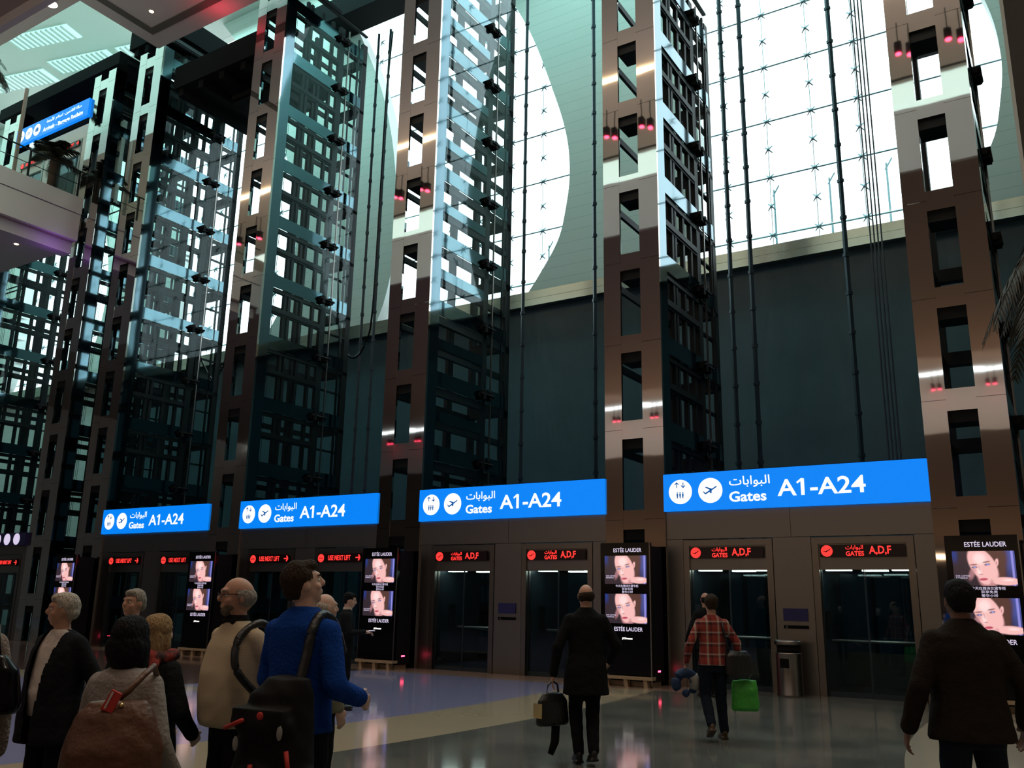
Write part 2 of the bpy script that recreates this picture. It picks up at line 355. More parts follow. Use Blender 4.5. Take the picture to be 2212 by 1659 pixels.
# crescent windows: pane, horizontal rods, cables with spider fittings
YG = YW + 0.75
for n, num in ((-2, 1), (-1, 2), (0, 3), (1, 4)):
    x0 = -27.5 + PER * n + 0.3; x1 = -13.2 + PER * n
    t = thing('window_%d' % num, None, None, (0, 0, 0)); tag(t, kind='structure')
    MB().box(x0, x1, YG + 0.06, YG + 0.08, 12.2, 30).build('pane', 'glass', t)
    rods = MB(); z = 12.9
    while z < 26: rods.tube([(x0, YG, z), (x1, YG, z)], 0.028, 5); z += 1.98
    rods.tube([(x0, YG + 0.4, 13.1), (x1, YG + 0.4, 13.1)], 0.012, 4)
    rods.build('tension_rod', 'cable', t)
    cb = MB(); sp_ = MB(); x = -4.2 + 1.4 * math.floor((x0 + 4.2) / 1.4) + 1.4
    while x < x1 - 0.1:
        cb.tube([(x, YG - 0.02, 12.2), (x, YG - 0.02, 26)], 0.012, 4)
        z = 12.9
        while z < 26:
            for a in range(4):
                an = PI / 4 + a * PI / 2
                sp_.tube([(x, YG - 0.03, z), (x + 0.17 * math.cos(an), YG + 0.03, z + 0.17 * math.sin(an))], [0.034, 0.018], 4)
            z += 0.99
        x += 1.4
    cb.build('tension_cable', 'cable', t); sp_.build('spider_fitting', 'cable', t)
for i, (x, z) in enumerate([(-8.28, 17.0), (-6.24, 17.0), (-4.26, 17.07), (-18.15, 16.8), (-16.2, 17.0)]):
    t = thing('lamp_post', ['thin lamp post outside the right-hand window, first from its left', 'thin lamp post outside the right-hand window, middle of three', 'thin lamp post outside the right-hand window, nearest the large right column', 'thin lamp post outside the centre window, left one', 'thin lamp post outside the centre window beside the wall'][i], 'lamp post', (x, 14, 11.2), 0, 'lamp posts outside the windows')
    MB().tube([(0, 0, 0), (0, 0, z - 11.2)], [0.06, 0.035], 6).build('pole', 'cable', t)
    MB().tube([(-0.05, 0, z - 11.45), (0.2, 0, z - 11.05)], 0.03, 6).build('lamp_head', 'cable', t)

# ------------------------------------------------------------------ lift towers
def tower(key, xl, label, bars, kmin=-1, kmax=9, fancy=True):
    t = thing('lift_tower', label, 'column', (xl, 0, 0), 0, 'mirror steel lift columns')
    zt = Z0 + kmax * MOD + 0.3
    bw = 0.415
    for x0, x1 in ((0, bw), (CW - 0.47, CW)):
        mb = MB(); zc = 0.0; k = kmin
        seams = [0] + [Z0 + kk * MOD - 0.2 for kk in range(kmin, kmax + 1)] + [zt]
        for a, c in zip(seams, seams[1:]):
            if c - a > 0.02: mb.box(x0, x1, 0, 0.07, a + 0.004, c - 0.004)
        mb.build('front_band', 'mirror', t)
    bar = MB().box(bw, CW - 0.47, 0.004, 0.07, -0.41, 0).mesh('cross_bar')
    und = MB().box(bw - 0.02, CW - 0.45, 0.075, 0.62, -0.62, -0.06).mesh('recess_beam')
    sb = MB().box(CW - 0.035, CW, 0.46, 2.56, -0.43, -0.02)
    sb.box(CW - 0.035, CW, 2.84, 3.74, -0.43, -0.02); sb = sb.mesh('side_beam')
    ch = MB().box(CW - 0.16, CW - 0.04, 0.4, 4.0, -0.66 if not bars else -0.56, -0.44); ch = ch.mesh('channel_beam'); lb = MB().box(0.05, 0.13, 0.3, 4.0, -0.66, -0.50).mesh('left_beam')
    mid = MB().box(CW - 0.10, CW - 0.02, 0.46, 2.56, -0.12 if not bars else 0.02, 0.16).mesh('mid_beam')
    mid2 = MB().box(CW - 0.16, CW - 0.05, 0.46, 4.0, -0.30 if not bars else -0.03, -0.13 if not bars else 0.015).mesh('mid_channel')
    br = MB().box(CW - 0.16, CW + 0.10, 2.38, 2.98, -0.06, 0.06); br.box(CW - 0.02, CW + 0.15, 2.45, 2.56, -0.13, 0.12); br.box(CW - 0.02, CW + 0.13, 2.8, 2.9, -0.10, 0.12); br.tube([(CW + 0.12, 2.36, 0.02), (CW + 0.12, 3.0, 0.02)], 0.035, 6); br = br.mesh('rail_bracket')
    xb = MB().box(0.05, CW - 0.05, 3.75, 3.98, -0.6, -0.3).mesh('rear_beam')
    for k in range(kmin, kmax + 1):
        z = Z0 + k * MOD
        parts = [('cross_bar', bar, 'mirror', z), ('recess_beam', und, 'dark', z), ('side_beam', sb, 'blue_steel', z), ('channel_beam', ch, 'dark', z), ('rear_beam', xb, 'dark', z), ('left_beam', lb, 'dark', z), ('rail_bracket', br, 'blackm', z - 0.25)]
        if fancy: parts += [('mid_beam', mid, 'blue_steel' if not bars else 'dark', z + MOD / 2 - 0.25), ('mid_channel', mid2, 'dark', z + MOD / 2 - 0.25)]
        for nm, me, mm, zz in parts:
            if not me.materials: me.materials.append(M[mm])
            o = bpy.data.objects.new(nm, me); COL.objects.link(o); o.parent = t; o.location = (0, 0, zz)
    MB().box(CW - 0.03, CW, 0.07, 0.46, 0, zt).build('corner_strip', 'blue_steel', t)
    MB().box(0, 0.03, 0.07, 0.46, 0, zt).build('corner_strip', 'blue_steel', t)
    for x0 in (CW - 0.16, 0.04):
        MB().box(x0, x0 + 0.12, 2.58, 2.82, 0, zt).build('post', 'dark', t)
        MB().box(x0, x0 + 0.12, 3.76, 4.0, 0, zt).build('post', 'dark', t)
    MB().box(CW - 0.02, CW + 0.02, 2.96, 3.0, 0, zt).build('edge_strip', 'frame_steel', t)
    MB().box(CW - 0.06, CW + 0.0, 3.50, 3.56, 0, zt).build('guide_rail', 'dark', t)
    if bars:
        for y in (0.98, 1.16, 1.68, 2.2):
            MB().box(CW - 0.16, CW - 0.06, y, y + 0.11, 0, zt).build('mullion', 'dark', t)
        for j in range(5): MB().tube([(CW - 0.4, 0.62 + j * 0.06, 0.5), (CW - 0.4, 0.62 + j * 0.06, zt)], 0.008, 4).build('hoist_rope', 'blackm', t)
    if key not in ('c3', 'c4'): MB().box(CW + 0.004, CW + 0.014, 0.47, 3.74, 3.0, zt).build('side_glass', 'sideglass', t)
    return t
tower('c4', COLS['c4'], 'large mirror steel lift column at the far right, right of the right-hand gate sign', True, kmax=6)
tower('c3', COLS['c3'], 'mirror steel lift column between the two right-hand gate signs', True, kmax=7)
tower('c2', COLS['c2'], 'mirror steel lift column with open horizontal beams between the second and third gate signs', False)
tower('c1', COLS['c1'], 'mirror steel lift column with dark vertical bars between the two left gate signs', True)
tower('c0', COLS['c0'], 'bright glassy lift column just left of the smallest gate sign', True)
tower('cl1', COLS['cl1'], 'mirror steel lift column where the white balcony meets the lift front', True)
tower('cl2', COLS['cl2'], 'mirror steel lift column at the left edge under and above the balcony', True)

# guide rails and ropes in the shafts
rails = {4: [0.27, 0.82, 3.2], 3: [0.30, 2.73], 2: [0.86, 0.3], 1: [0.3, 2.9], 0: [0.3, 2.9]}
bayname = {4: 'behind the right-hand gate sign', 3: 'behind the third gate sign from the left', 2: 'behind the second gate sign from the left', 1: 'behind the smallest gate sign', 0: 'at the far left beside the balcony'}
for bb, offs in rails.items():
    for j, o_ in enumerate(offs):
        t = thing('guide_rail', 'dark vertical lift guide rail %s, %s' % (bayname[bb], ['left one', 'next to the left one' if bb == 4 else 'right one', 'in the middle of the bay'][j]), 'rail', (BAYS[bb] + o_, 4.2, 0), 0, 'vertical guide rails in the lift shafts')
        top = {2: 22.0, 1: 19.0, 0: 20.5}.get(bb, 24.0); pts = [(0, 0, 0)]; rr = [0.06]
        z = 2.0
        while z < top - 0.2:
            for dz, q in ((0, 0.06), (0.001, 0.085), (0.09, 0.085), (0.091, 0.06)): pts.append((0, 0, z + dz)); rr.append(q)
            z += 1.0
        MB().tube(pts + [(0, 0, top)], rr + [0.06], 4).build('rail', 'post', t)
        MB().box(-0.11, 0.11, -0.11, 0.11, 0, 0.03).build('base_plate', 'post', t)
t = thing('rope_bundle', 'bundle of four thin vertical lift ropes in front of the right-hand window', 'rope', (BAYS[4] + 3.79, 4.2, 0))
for j in range(4): MB().tube([(j * 0.085, 0, 0), (j * 0.085, 0, 24)], 0.02, 5).build('rope', 'post', t)
def spline(pts): return catenary(pts, False)
def catenary(pts, far=True):
    if far: pts = [(x * 1.0108, 4.14, 1.58 + (z - 1.58) * 1.0108) for x, y, z in pts]
    out = []
    for i in range(len(pts) - 1):
        p0, p1, p2, p3 = [Vector(pts[max(0, min(len(pts) - 1, i + d))]) for d in (-1, 0, 1, 2)]
        for s in range(8):
            t = s / 8; out.append(0.5 * ((2 * p1) + (-p0 + p2) * t + (2 * p0 - 5 * p1 + 4 * p2 - p3) * t * t + (-p0 + 3 * p1 - 3 * p2 + p3) * t**3))
    out.append(Vector(pts[-1])); return out
tag(MB().tube(catenary([(-20.9, 3.9, 20.9), (-20.88, 3.9, 16), (-20.86, 3.9, 13.1), (-20.6, 3.9, 10.4), (-20.2, 3.9, 9.65), (-19.8, 3.9, 9.45), (-19.4, 3.9, 9.85), (-19.15, 3.9, 11), (-19.1, 3.9, 15.5), (-19.07, 3.9, 19.1), (-18.95, 3.9, 21.6)]), 0.035, 8).build('travelling_cable', 'black', None, True), 'black looped cable hanging in the shaft between the second and third left columns', 'cable')
tag(MB().tube(catenary([(-28.0, 3.95, 21.6), (-28.05, 3.95, 13.8), (-27.9, 3.95, 11), (-27.4, 3.95, 10.0), (-26.84, 3.95, 9.5), (-26.5, 3.95, 9.9), (-26.3, 3.95, 11), (-26.2, 3.95, 19.0)]), 0.035, 8).build('travelling_cable', 'black', None, True), 'black looped cable hanging low behind the glassy column left of the smallest gate sign', 'cable')
# dark machine decks over the left shafts
for i, (a, c, z0, y1, lab) in enumerate([(-29.3, -26.7, 22.0, 3.9, 'dark machine deck over the lifts at the left of the ceiling corner'), (-26.2, -21.8, 19.3, 3.4, 'dark machine deck over the lift shaft below the ceiling corner'), (-20.1, -15.2, 23.4, 3.9, 'dark machine deck above the shaft with the looped cable')]):
    t = thing('machine_deck', lab, 'deck', (a, 0.3, z0))
    MB().box(0, c - a, 0, y1, 0.3, 1.2).build('platform', 'machine', t)
    for j in range(4): MB().box((c - a) * j / 4 + 0.2, (c - a) * j / 4 + 0.45, 0.1, y1 - 0.1, 0, 0.3).build('joist', 'machine', t)
    MB().box((c - a) * 0.45, (c - a) * 0.9, 1.0, y1 - 0.6, -0.35, 0).build('motor', 'machine', t, bevel=0.08)
t = thing('machine_deck', 'dark lift machine casing above the arrivals sign, under the green ceiling', 'deck', (-38.2, 0.12, 21.75))
MB().box(0, 8.6, 0, 4.2, 0, 0.55).build('platform', 'machine', t)
MB().box(2.6, 6.95, 0.9, 3.7, -1.15, 0).build('casing', 'machine', t)
tag(MB().box(-26, -15.0, 6.6, 7.9, 26.0, 27.0).build('roof_beam', 'machine', None), 'dark roof beam crossing the top of the window behind the looped cable', 'beam')

# ------------------------------------------------------------------ lift fronts, displays, signs
def portal(bb, z=0.0, label=''):
    x = BAYS[bb]
    t = thing('lift_entrance', label, 'lift entrance', (x, 0.05, z), 0)
    D = [(0.49, 2.07), (3.06, 4.62)]
    for a, c in ((0.0, 0.36), (2.20, 2.93), (4.75, WD)):
        MB().box(a + 0.004, c - 0.004, 0, 0.12, 0, 2.885).build('steel_panel', 'brushed', t)
    h = MB()
    for a, c in ((0.004, 2.56), (2.568, WD - 0.004)): h.box(a, c, 0, 0.12, 2.895, 3.46)
    h.build('header_panel', 'brushed', t)
    for a, c in D:
        f = MB(); f.box(a - 0.12, a, -0.012, 0.2, 0, 2.87); f.box(c, c + 0.12, -0.012, 0.2, 0, 2.87); f.box(a, c, -0.012, 0.2, 2.75, 2.87)
        f.build('door_frame', 'door_frame', t)
        MB().box(a, c, 0.03, 0.1, 2.27, 2.75).build('transom_panel', 'brushed', t)
        m_ = (a + c) / 2
        for u, v in ((a, m_ - 0.004), (m_ + 0.004, c)):
            dl = MB().box(u, v, 0.10, 0.112, 0.02, 2.27).build('door_leaf', 'doorglass', t)
            e = MB(); e.box(u, u + 0.012, 0.097, 0.116, 0, 2.27); e.box(v - 0.012, v, 0.097, 0.116, 0, 2.27); e.box(u, v, 0.095, 0.118, 0, 0.09)
            e.build('leaf_edge', 'post', dl)
    return t
plab = {4: 'stainless steel lift front with two glass doors behind the litter bin', 3: 'stainless steel lift front with two glass doors under the third gate sign from the left', 2: 'stainless steel lift front behind the man in the blue fleece', 1: 'stainless steel lift front under the smallest gate sign', 0: 'stainless steel lift front at the left edge, left of the white-haired man'}
for bb in BAYS: portal(bb, 0, plab[bb])

def led_display(bb, which, mode, label, z=0):
    x = BAYS[bb] + (0.52 if which == 0 else 3.10)
    t = thing('led_display', label, 'display', (x, 0.03, z), 0, 'red LED lift displays')
    MB().box(0, 1.50, -0.04, -0.006, 2.50, 2.72).build('housing', 'ledbg', t)
    MB().disc(0.13, 2.61, 0.105, 0.105, -0.05, -0.042, 24).build('symbol_disc', 'led', t)
    if mode == 'gate':
        MB().prism([(0.06, 2.62), (0.10, 2.60), (0.20, 2.655), (0.205, 2.645), (0.12, 2.585), (0.07, 2.60)], -0.056, -0.051).build('plane_symbol', 'ledbg', t)
        link('arabic_lettering', text_mesh(ARABIC, 0.47, 0.78, 2.615, 2.71, -0.042, bold=0.01), 'led', t)
        link('lettering', text_mesh('GATES', 0.47, 0.79, 2.515, 2.60, -0.042, bold=0.02), 'led', t)
        link('lettering', text_mesh('A,D,F', 0.88, 1.26, 2.525, 2.69, -0.042, bold=0.02), 'led', t)
    else:
        MB().box(0.06, 0.20, -0.056, -0.051, 2.60, 2.62).build('bar_symbol', 'ledbg', t)
        link('lettering', text_mesh('USE NEXT LIFT', 0.38, 1.16, 2.55, 2.68, -0.042, bold=0.015), 'led', t)
        a = MB(); a.prism([(1.34, 2.60), (1.44, 2.60), (1.44, 2.63), (1.34, 2.63)], -0.05, -0.042); a.prism([(1.42, 2.54), (1.455, 2.54), (1.50, 2.615), (1.455, 2.69), (1.42, 2.69), (1.455, 2.615)], -0.05, -0.042)
        a.build('arrow', 'led', t)
    return t
for bb, w, md, lab in [(4, 0, 'gate', 'red LED display over the lift the man in the plaid shirt walks to'), (4, 1, 'gate', 'red LED display over the glass door right of the litter bin'),
                       (3, 0, 'gate', 'red LED display over the lift door just right of the third advertising pillar'), (3, 1, 'gate', 'red LED display over the lift door beyond the man in the long dark coat'),
                       (2, 0, 'next', 'red LED display reading use next lift above the bearded man'), (2, 1, 'next', 'red LED display reading use next lift above the man in the blue fleece'),
                       (1, 0, 'next', 'red LED display under the smallest gate sign, left one'), (1, 1, 'next', 'red LED display under the smallest gate sign, right one beside the pillar'),
                       (0, 1, 'next', 'red LED display cut by the left edge of the photo')]:
    led_display(bb, w, md, lab)

def plane_sym(mb, cx, cz, s, y0, y1):
    def pr(pts): mb.prism([(cx + a * s, cz + c * s) for a, c in pts], y0, y1)
    pr([(-0.55, -0.28), (-0.42, -0.36), (0.62, 0.26), (0.58, 0.36)])
    pr([(-0.52, 0.30), (-0.32, 0.30), (0.22, 0.10), (0.05, -0.03)])
    pr([(-0.55, -0.28), (-0.68, -0.10), (-0.60, -0.08), (-0.42, -0.26)])
    pr([(-0.10, -0.10), (0.04, -0.30), (0.12, -0.28), (0.14, 0.02)])
def gate_sign(bb, label, zoff=0.0):
    t = thing('gate_sign', label, 'sign', (BAYS[bb], -0.06, zoff), 0, 'blue gate signs')
    MB().box(0.0, WD, 0, 0.10, 3.465, 4.235).build('light_box', 'sign', t)
    MB().box(0.0, WD, 0.02, 0.13, 4.235, 4.25).build('rim', 'dark', t)
    d = MB().disc(0.375, 3.855, 0.252, 0.252, -0.006, 0, 40).build('symbol_disc', 'signw', t)
    p = MB()
    for cx, s in ((0.30, 1), (0.44, -1)):
        p.box(cx - 0.008, cx + 0.008, -0.010, -0.0065, 3.94, 4.05)
        tz = 4.06 if s == 1 else 3.93
        p.prism([(cx - 0.045, tz - 0.045 * s), (cx, tz), (cx + 0.045, tz - 0.045 * s), (cx + 0.04, tz - 0.065 * s), (cx, tz - 0.025 * s), (cx - 0.04, tz - 0.065 * s)], -0.010, -0.0065)
    for cx in (0.31, 0.37, 0.43):
        p.disc(cx, 3.835, 0.013, 0.015, -0.010, -0.0065, 10); p.prism([(cx - 0.02, 3.815), (cx + 0.02, 3.815), (cx + 0.008, 3.72), (cx - 0.008, 3.72)], -0.010, -0.0065)
    p.build('lift_symbol', 'signp', d)
    d = MB().disc(1.02, 3.855, 0.255, 0.255, -0.006, 0, 40).build('symbol_disc', 'signw', t)
    p = MB(); plane_sym(p, 1.02, 3.86, 0.23, -0.010, -0.0065); p.build('plane_symbol', 'signp', d)
    link('arabic_lettering', text_mesh(ARABIC, 1.42, 2.24, 3.88, 4.11, 0, bold=0.008), 'signw', t)
    link('lettering', text_mesh('Gates', 1.41, 2.16, 3.60, 3.81, 0, bold=0.022), 'signw', t)
    lw_, one = [max(v.co.x for v in text_mesh(q_, 0, 1, 0, 1, 0, raw=True).vertices) for q_ in ('A1-A24', 'A1')]
    xr = 2.38 + 1.64 * one / lw_
    MB().prism([(xr - 0.045, 4.0), (xr - 0.005, 4.0), (xr - 0.04, 3.955), (xr - 0.115, 3.90), (xr - 0.135, 3.93)], -0.004, 0).build('numeral_flag', 'signw', t)
    link('lettering', text_mesh('A1-A24', 2.38, 4.02, 3.675, 4.0, 0, bold=0.016), 'signw', t)
    return t
gate_sign(4, 'large blue gate sign at the right, above the litter bin lift front')
gate_sign(3, 'blue gate sign third from the left, over the two middle lift doors')
gate_sign(2, 'blue gate sign second from the left, above the man in the blue fleece')
gate_sign(1, 'smallest blue gate sign, leftmost of the four complete ones')
t = thing('gate_sign', 'dim blue sign cut by the left edge of the photo, low behind the white-haired man', 'sign', (BAYS[0], -0.11, -0.33), 0)
MB().box(0, WD, 0, 0.14, 3.52, 3.96).build('light_box', 'plate', t)
for cx in (4.55, 3.95, 3.35): MB().disc(cx, 3.74, 0.2, 0.2, -0.006, 0, 30).build('symbol_disc', 'screentext', t)

# upper level front at the left
ZU = 16.05
t = portal(0, ZU, 'upper level lift front behind the balcony palm, pale green')
for ch in kids(t):
    if ch.name.startswith(('header', 'transom', 'steel')):
        ch.data = ch.data.copy(); ch.data.materials.clear(); ch.data.materials.append(M['reveal'])
for w, lab in ((0, 'red LED display on the upper level left of the balcony palm'), (1, 'red LED display on the upper level above the balcony palm')):
    led_display(0, w, 'next', lab, ZU + 0.1)
t = thing('arrivals_sign', 'long blue arrivals and baggage sign on the upper level at the left', 'sign', (BAYS[0], -0.11, ZU + 0.22))
MB().box(0, WD, 0, 0.14, 3.50, 4.25).build('light_box', 'sign', t)
for j, cx in enumerate((0.36, 0.95, 1.54)):
    d = MB().disc(cx, 3.875, 0.25, 0.26, -0.006, 0, 32).build('symbol_disc', 'signw', t)
    p = MB()
    if j == 0: p.box(cx - 0.12, cx + 0.14, -0.01, -0.0065, 3.86, 3.90); p.prism([(cx - 0.16, 3.88), (cx - 0.04, 3.98), (cx - 0.04, 3.78)], -0.01, -0.0065)
    elif j == 1: plane_sym(p, cx, 3.88, 0.22, -0.01, -0.0065)
    else: p.box(cx - 0.11, cx + 0.11, -0.01, -0.0065, 3.79, 3.95); p.box(cx - 0.05, cx + 0.05, -0.01, -0.0065, 3.95, 3.98)
    p.build('symbol', 'signp', d)
link('lettering', text_mesh('Arrivals - Baggage Reclaim', 2.0, 4.75, 3.57, 3.82, 0, bold=0.02), 'signw', t)
link('arabic_lettering', text_mesh('\uFE94\uFECC\uFE98\uFEE3\uFEF7\uFE8D \u0020\uFEE1\uFEFC\uFE98\uFEB3\uFE8D - \uFEE6\uFEF4\uFEE3\uFEA9\uFE8E\uFED8\uFEDF\uFE8D \uFE94\uFEDF\uFE8E\uFEBB', 2.2, 4.6, 3.92, 4.16, 0, bold=0.012), 'signw', t)
struct('wall_upper_front', MB().box(-44, -29.5, 0.6, 0.75, 16.05, 19.5), 'white')

# balcony glass rail
t = thing('balcony_railing', 'glass balcony railing with dark handrail along the white balcony edge', 'railing', (-30.4, 0, 16.05))
for k in range(6): MB().box(-0.01, 0.01, -0.3 - (k + 1) * 1.35 + 0.02, -0.3 - k * 1.35, 0.0, 1.0).build('glass_panel', 'sideglass', t)
MB().tube([(0, -0.15, 1.08), (0, -8.6, 1.08)], 0.03, 8).build('handrail', 'dark', t)
MB().tube([(0, -0.15, 0.55), (0, -8.6, 0.55)], 0.014, 6).build('mid_rail', 'dark', t)
for k in range(5): MB().box(-0.03, 0.03, -0.35 - k * 1.9, -0.29 - k * 1.9, 0, 1.08).build('post', 'dark', t)
tag(MB().box(-33.9, -33.1, -2.6, -2.3, 16.05, 17.2).build('counter', 'frame_steel', None, bevel=0.03), 'pale counter standing behind the balcony glass', 'counter')
tag(MB().box(-31.40, -31.30, -2.3, -2.2, 16.05, 19.9).build('balcony_post', 'soffit', None), 'slim brown post standing on the balcony left of the arrivals sign', 'post')

# ------------------------------------------------------------------ lift cars
def lift_car(bb, which, label):
    x = BAYS[bb] + (0.30 if which == 0 else 2.88)
    t = thing('lift_car', label, 'lift', (x, 0.32, 0.0), 0, 'lit lift cars behind the glass doors')
    MB().box(0, 1.95, 0, 1.9, 0.0, 0.05).build('floor_panel', 'dark', t)
    MB().box(0, 1.95, 0, 1.9, 2.30, 2.42).build('roof_panel', 'dark', t)
    for a in (0.0, 1.89): MB().box(a, a + 0.06, 0, 1.9, 0.05, 2.30).build('side_panel', 'post', t)
    MB().box(0.06, 1.89, 1.86, 1.875, 0.7, 2.30).build('rear_glass', 'doorglass', t)
    MB().box(0.06, 1.89, 1.84, 1.88, 0.05, 0.7).build('kick_panel', 'brushed', t)
    hr = MB(); hr.tube([(0.02, 0.9, 0.95), (1.93, 0.9, 0.95)], 0.03, 8); hr.tube([(0.4, 0.9, 0.95), (0.4, 1.87, 0.85)], 0.015, 6); hr.tube([(1.5, 0.9, 0.95), (1.5, 1.87, 0.85)], 0.015, 6)
    hr.build('handrail', 'rail_steel', t, True)
    for k in range(3): MB().box(0.16 + k * 0.60, 0.62 + k * 0.60, 0.30 + 0.35 * (k % 2), 0.46 + 0.35 * (k % 2), 2.27, 2.298).build('ceiling_light', 'lampw', t)
    MB().box(0.07, 0.10, 0.5, 0.75, 1.0, 1.5).build('button_panel', 'frame_steel', t)
lift_car(4, 0, 'lift car with strip lights behind the door at the man in the plaid shirt')
lift_car(4, 1, 'lift car with a long handrail behind the door right of the litter bin')
lift_car(3, 0, 'lift car behind the door right of the third advertising pillar')
lift_car(3, 1, 'lift car behind the door left of the man in the long dark coat')

# call panels
for bb, lab in ((4, 'small blue plate with call buttons on the steel wall above the litter bin'), (3, 'small blue plate with call buttons between the two middle lift doors'), (2, 'small blue plate with call buttons hidden beyond the man in the blue fleece')):
    t = thing('call_panel', lab, 'panel', (BAYS[bb] + 2.34, 0.04, 0), 0, 'blue plates with lift buttons')
    MB().box(0, 0.46, -0.015, 0.01, 1.32, 1.55).build('plate', 'plate', t)
    MB().box(0, 0.46, -0.015, 0.01, 1.18, 1.24).build('button_strip', 'black', t)
    MB().disc(0.06, 1.21, 0.018, 0.018, -0.025, -0.015, 12).build('button', 'frame_steel', t)

t = thing('brown_pier', 'dark brown pier with a pale edge at the top right corner of the photo', 'pillar', (-0.039, 2.0, 0))
MB().box(0, 1.6, 0, 0.5, 0, 29.95).build('panel', 'pier', t)
MB().box(-0.07, 0, -0.02, 0.3, 0, 29.95).build('edge_strip', 'reveal', t)

# litter bin
t = thing('litter_bin', 'brushed steel cylindrical litter bin beside the right-hand lift doors', 'bin', (-4.72, -0.36, 0))
MB().lathe([(0.24, 0.0), (0.24, 0.03), (0.23, 0.05), (0.23, 0.74), (0.235, 0.76)], n=32).build('body', 'frame_steel', t, True)
MB().lathe([(0.21, 0.75), (0.21, 0.90)], n=32).build('opening_band', 'blackm', t, True)
MB().lathe([(0.245, 0.90), (0.25, 0.92), (0.25, 0.965), (0.22, 0.985), (0.05, 0.99)], n=32).build('lid', 'frame_steel', t, True)
MB().box(-0.10, 0.06, -0.245, -0.225, 0.50, 0.66).build('pictogram_plate', 'black', t)

# ------------------------------------------------------------------ advertising pillars
def sst(a, b_, x):
    t = max(0, min(1, (x - a) / (b_ - a))) if a != b_ else (1 if x > a else 0); return t * t * (3 - 2 * t)
def portrait(u, v):
    # u 0..1 left to right, v 0..1 bottom to top : soft colours of the picture of a woman's face on a dark ground
    c = Vector((0.035, 0.022, 0.03))
    c = c.lerp(Vector((0.07, 0.09, 0.33)), sst(0.78, 0.92, u) * (0.4 + 0.6 * sst(0.2, 0.7, v)))
    c = c.lerp(Vector((0.35, 0.32, 0.85)), sst(0.93, 0.945, u) * (1 - sst(0.97, 0.98, u)) * 0.8)
    c = c.lerp(Vector((0.02, 0.04, 0.2)), (1 - sst(0.04, 0.12, u)) * sst(0.55, 0.9, v))
    def blob(cx, cy, rx, ry, soft=0.25, rot=0):
        dx, dy = u - cx, v - cy; ca, sa = math.cos(rot), math.sin(rot)
        a, b_ = (dx * ca + dy * sa) / rx, (-dx * sa + dy * ca) / ry
        return 1 - sst(1 - soft, 1, math.sqrt(a * a + b_ * b_))
    hair = Vector((0.10, 0.045, 0.035)); skin = Vector((0.95, 0.52, 0.50)); lit = Vector((1.0, 0.74, 0.72)); sh = Vector((0.55, 0.25, 0.27))
    c = c.lerp(hair, blob(0.58, 0.80, 0.36, 0.62, 0.35)); c = c.lerp(hair, blob(0.74, 0.45, 0.13, 0.5, 0.5))
    c = c.lerp(sh, blob(0.55, 0.30, 0.20, 0.45, 0.3))
    c = c.lerp(skin, blob(0.48, 0.60, 0.225, 0.56, 0.14, 0.22)); c = c.lerp(skin, blob(0.52, 0.24, 0.14, 0.24, 0.3))
    c = c.lerp(lit, blob(0.44, 0.78, 0.15, 0.25, 0.7)); c = c.lerp(lit, blob(0.42, 0.42, 0.05, 0.18, 0.8))
    c = c.lerp(skin, blob(0.705, 0.66, 0.035, 0.14, 0.3, -0.1)); c = c.lerp(sh, blob(0.70, 0.65, 0.015, 0.08, 0.6))
    c = c.lerp(skin, blob(0.82, 0.13, 0.27, 0.13, 0.25, -0.06)); c = c.lerp(lit, blob(0.86, 0.16, 0.14, 0.05, 0.8))
    c = c.lerp(sh, blob(0.30, 0.36, 0.07, 0.28, 0.7, -0.2) * 0.7)
    for ex_, ey_, rt in ((0.345, 0.53, 0.15), (0.555, 0.61, 0.35)):
        c = c.lerp(Vector((0.22, 0.10, 0.10)), blob(ex_ - 0.01, ey_ + 0.075, 0.085, 0.028, 0.5, rt) * 0.85)
        c = c.lerp(Vector((0.18, 0.12, 0.18)), blob(ex_, ey_, 0.062, 0.034, 0.4, rt)); c = c.lerp(Vector((0.30, 0.38, 0.85)), blob(ex_ + 0.005, ey_, 0.022, 0.026, 0.4))
    c = c.lerp(sh, blob(0.425, 0.50, 0.02, 0.13, 0.8, 0.12) * 0.6); c = c.lerp(Vector((0.4, 0.15, 0.17)), blob(0.44, 0.325, 0.05, 0.018, 0.6) * 0.7)
    c = c.lerp(Vector((0.62, 0.10, 0.16)), blob(0.475, 0.185, 0.085, 0.045, 0.35, 0.12)); c = c.lerp(Vector((0.28, 0.04, 0.07)), blob(0.475, 0.19, 0.07, 0.009, 0.5, 0.12))
    c = c.lerp(sh, blob(0.60, 0.08, 0.05, 0.14, 0.7) * 0.6)
    return c
pic = bpy.data.materials.new('portrait_screen'); pic.use_nodes = True; pn = pic.node_tree; pb = pn.nodes['Principled BSDF']
at_ = pn.nodes.new('ShaderNodeAttribute'); at_.attribute_name = 'picture'; pn.links.new(at_.outputs['Color'], pb.inputs['Emission Color']); pb.inputs['Emission Strength'].default_value = 1.0
pb.inputs['Base Color'].default_value = (0.01, 0.01, 0.01, 1); pb.inputs['Roughness'].default_value = 0.15
def picture_mesh(x0, x1, z0, z1, y, nx=96, nz=72):
    me = bpy.data.meshes.new('picture'); vs = []; fs = []; cs = []
    for j in range(nz + 1):
        for i in range(nx + 1):
            u, v = i / nx, j / nz; vs.append((x0 + (x1 - x0) * u, y, z0 + (z1 - z0) * v)); cs.append(portrait(u, v))
    for j in range(nz):
        for i in range(nx):
            a = j * (nx + 1) + i; fs.append((a, a + 1, a + nx + 2, a + nx + 1))
    me.from_pydata(vs, [], fs); at = me.color_attributes.new('picture', 'FLOAT_COLOR', 'POINT')
    for i, c in enumerate(cs): at.data[i].color = (c[0], c[1], c[2], 1)
    return me
LOGO = 'EST\u00c9E LAUDER'
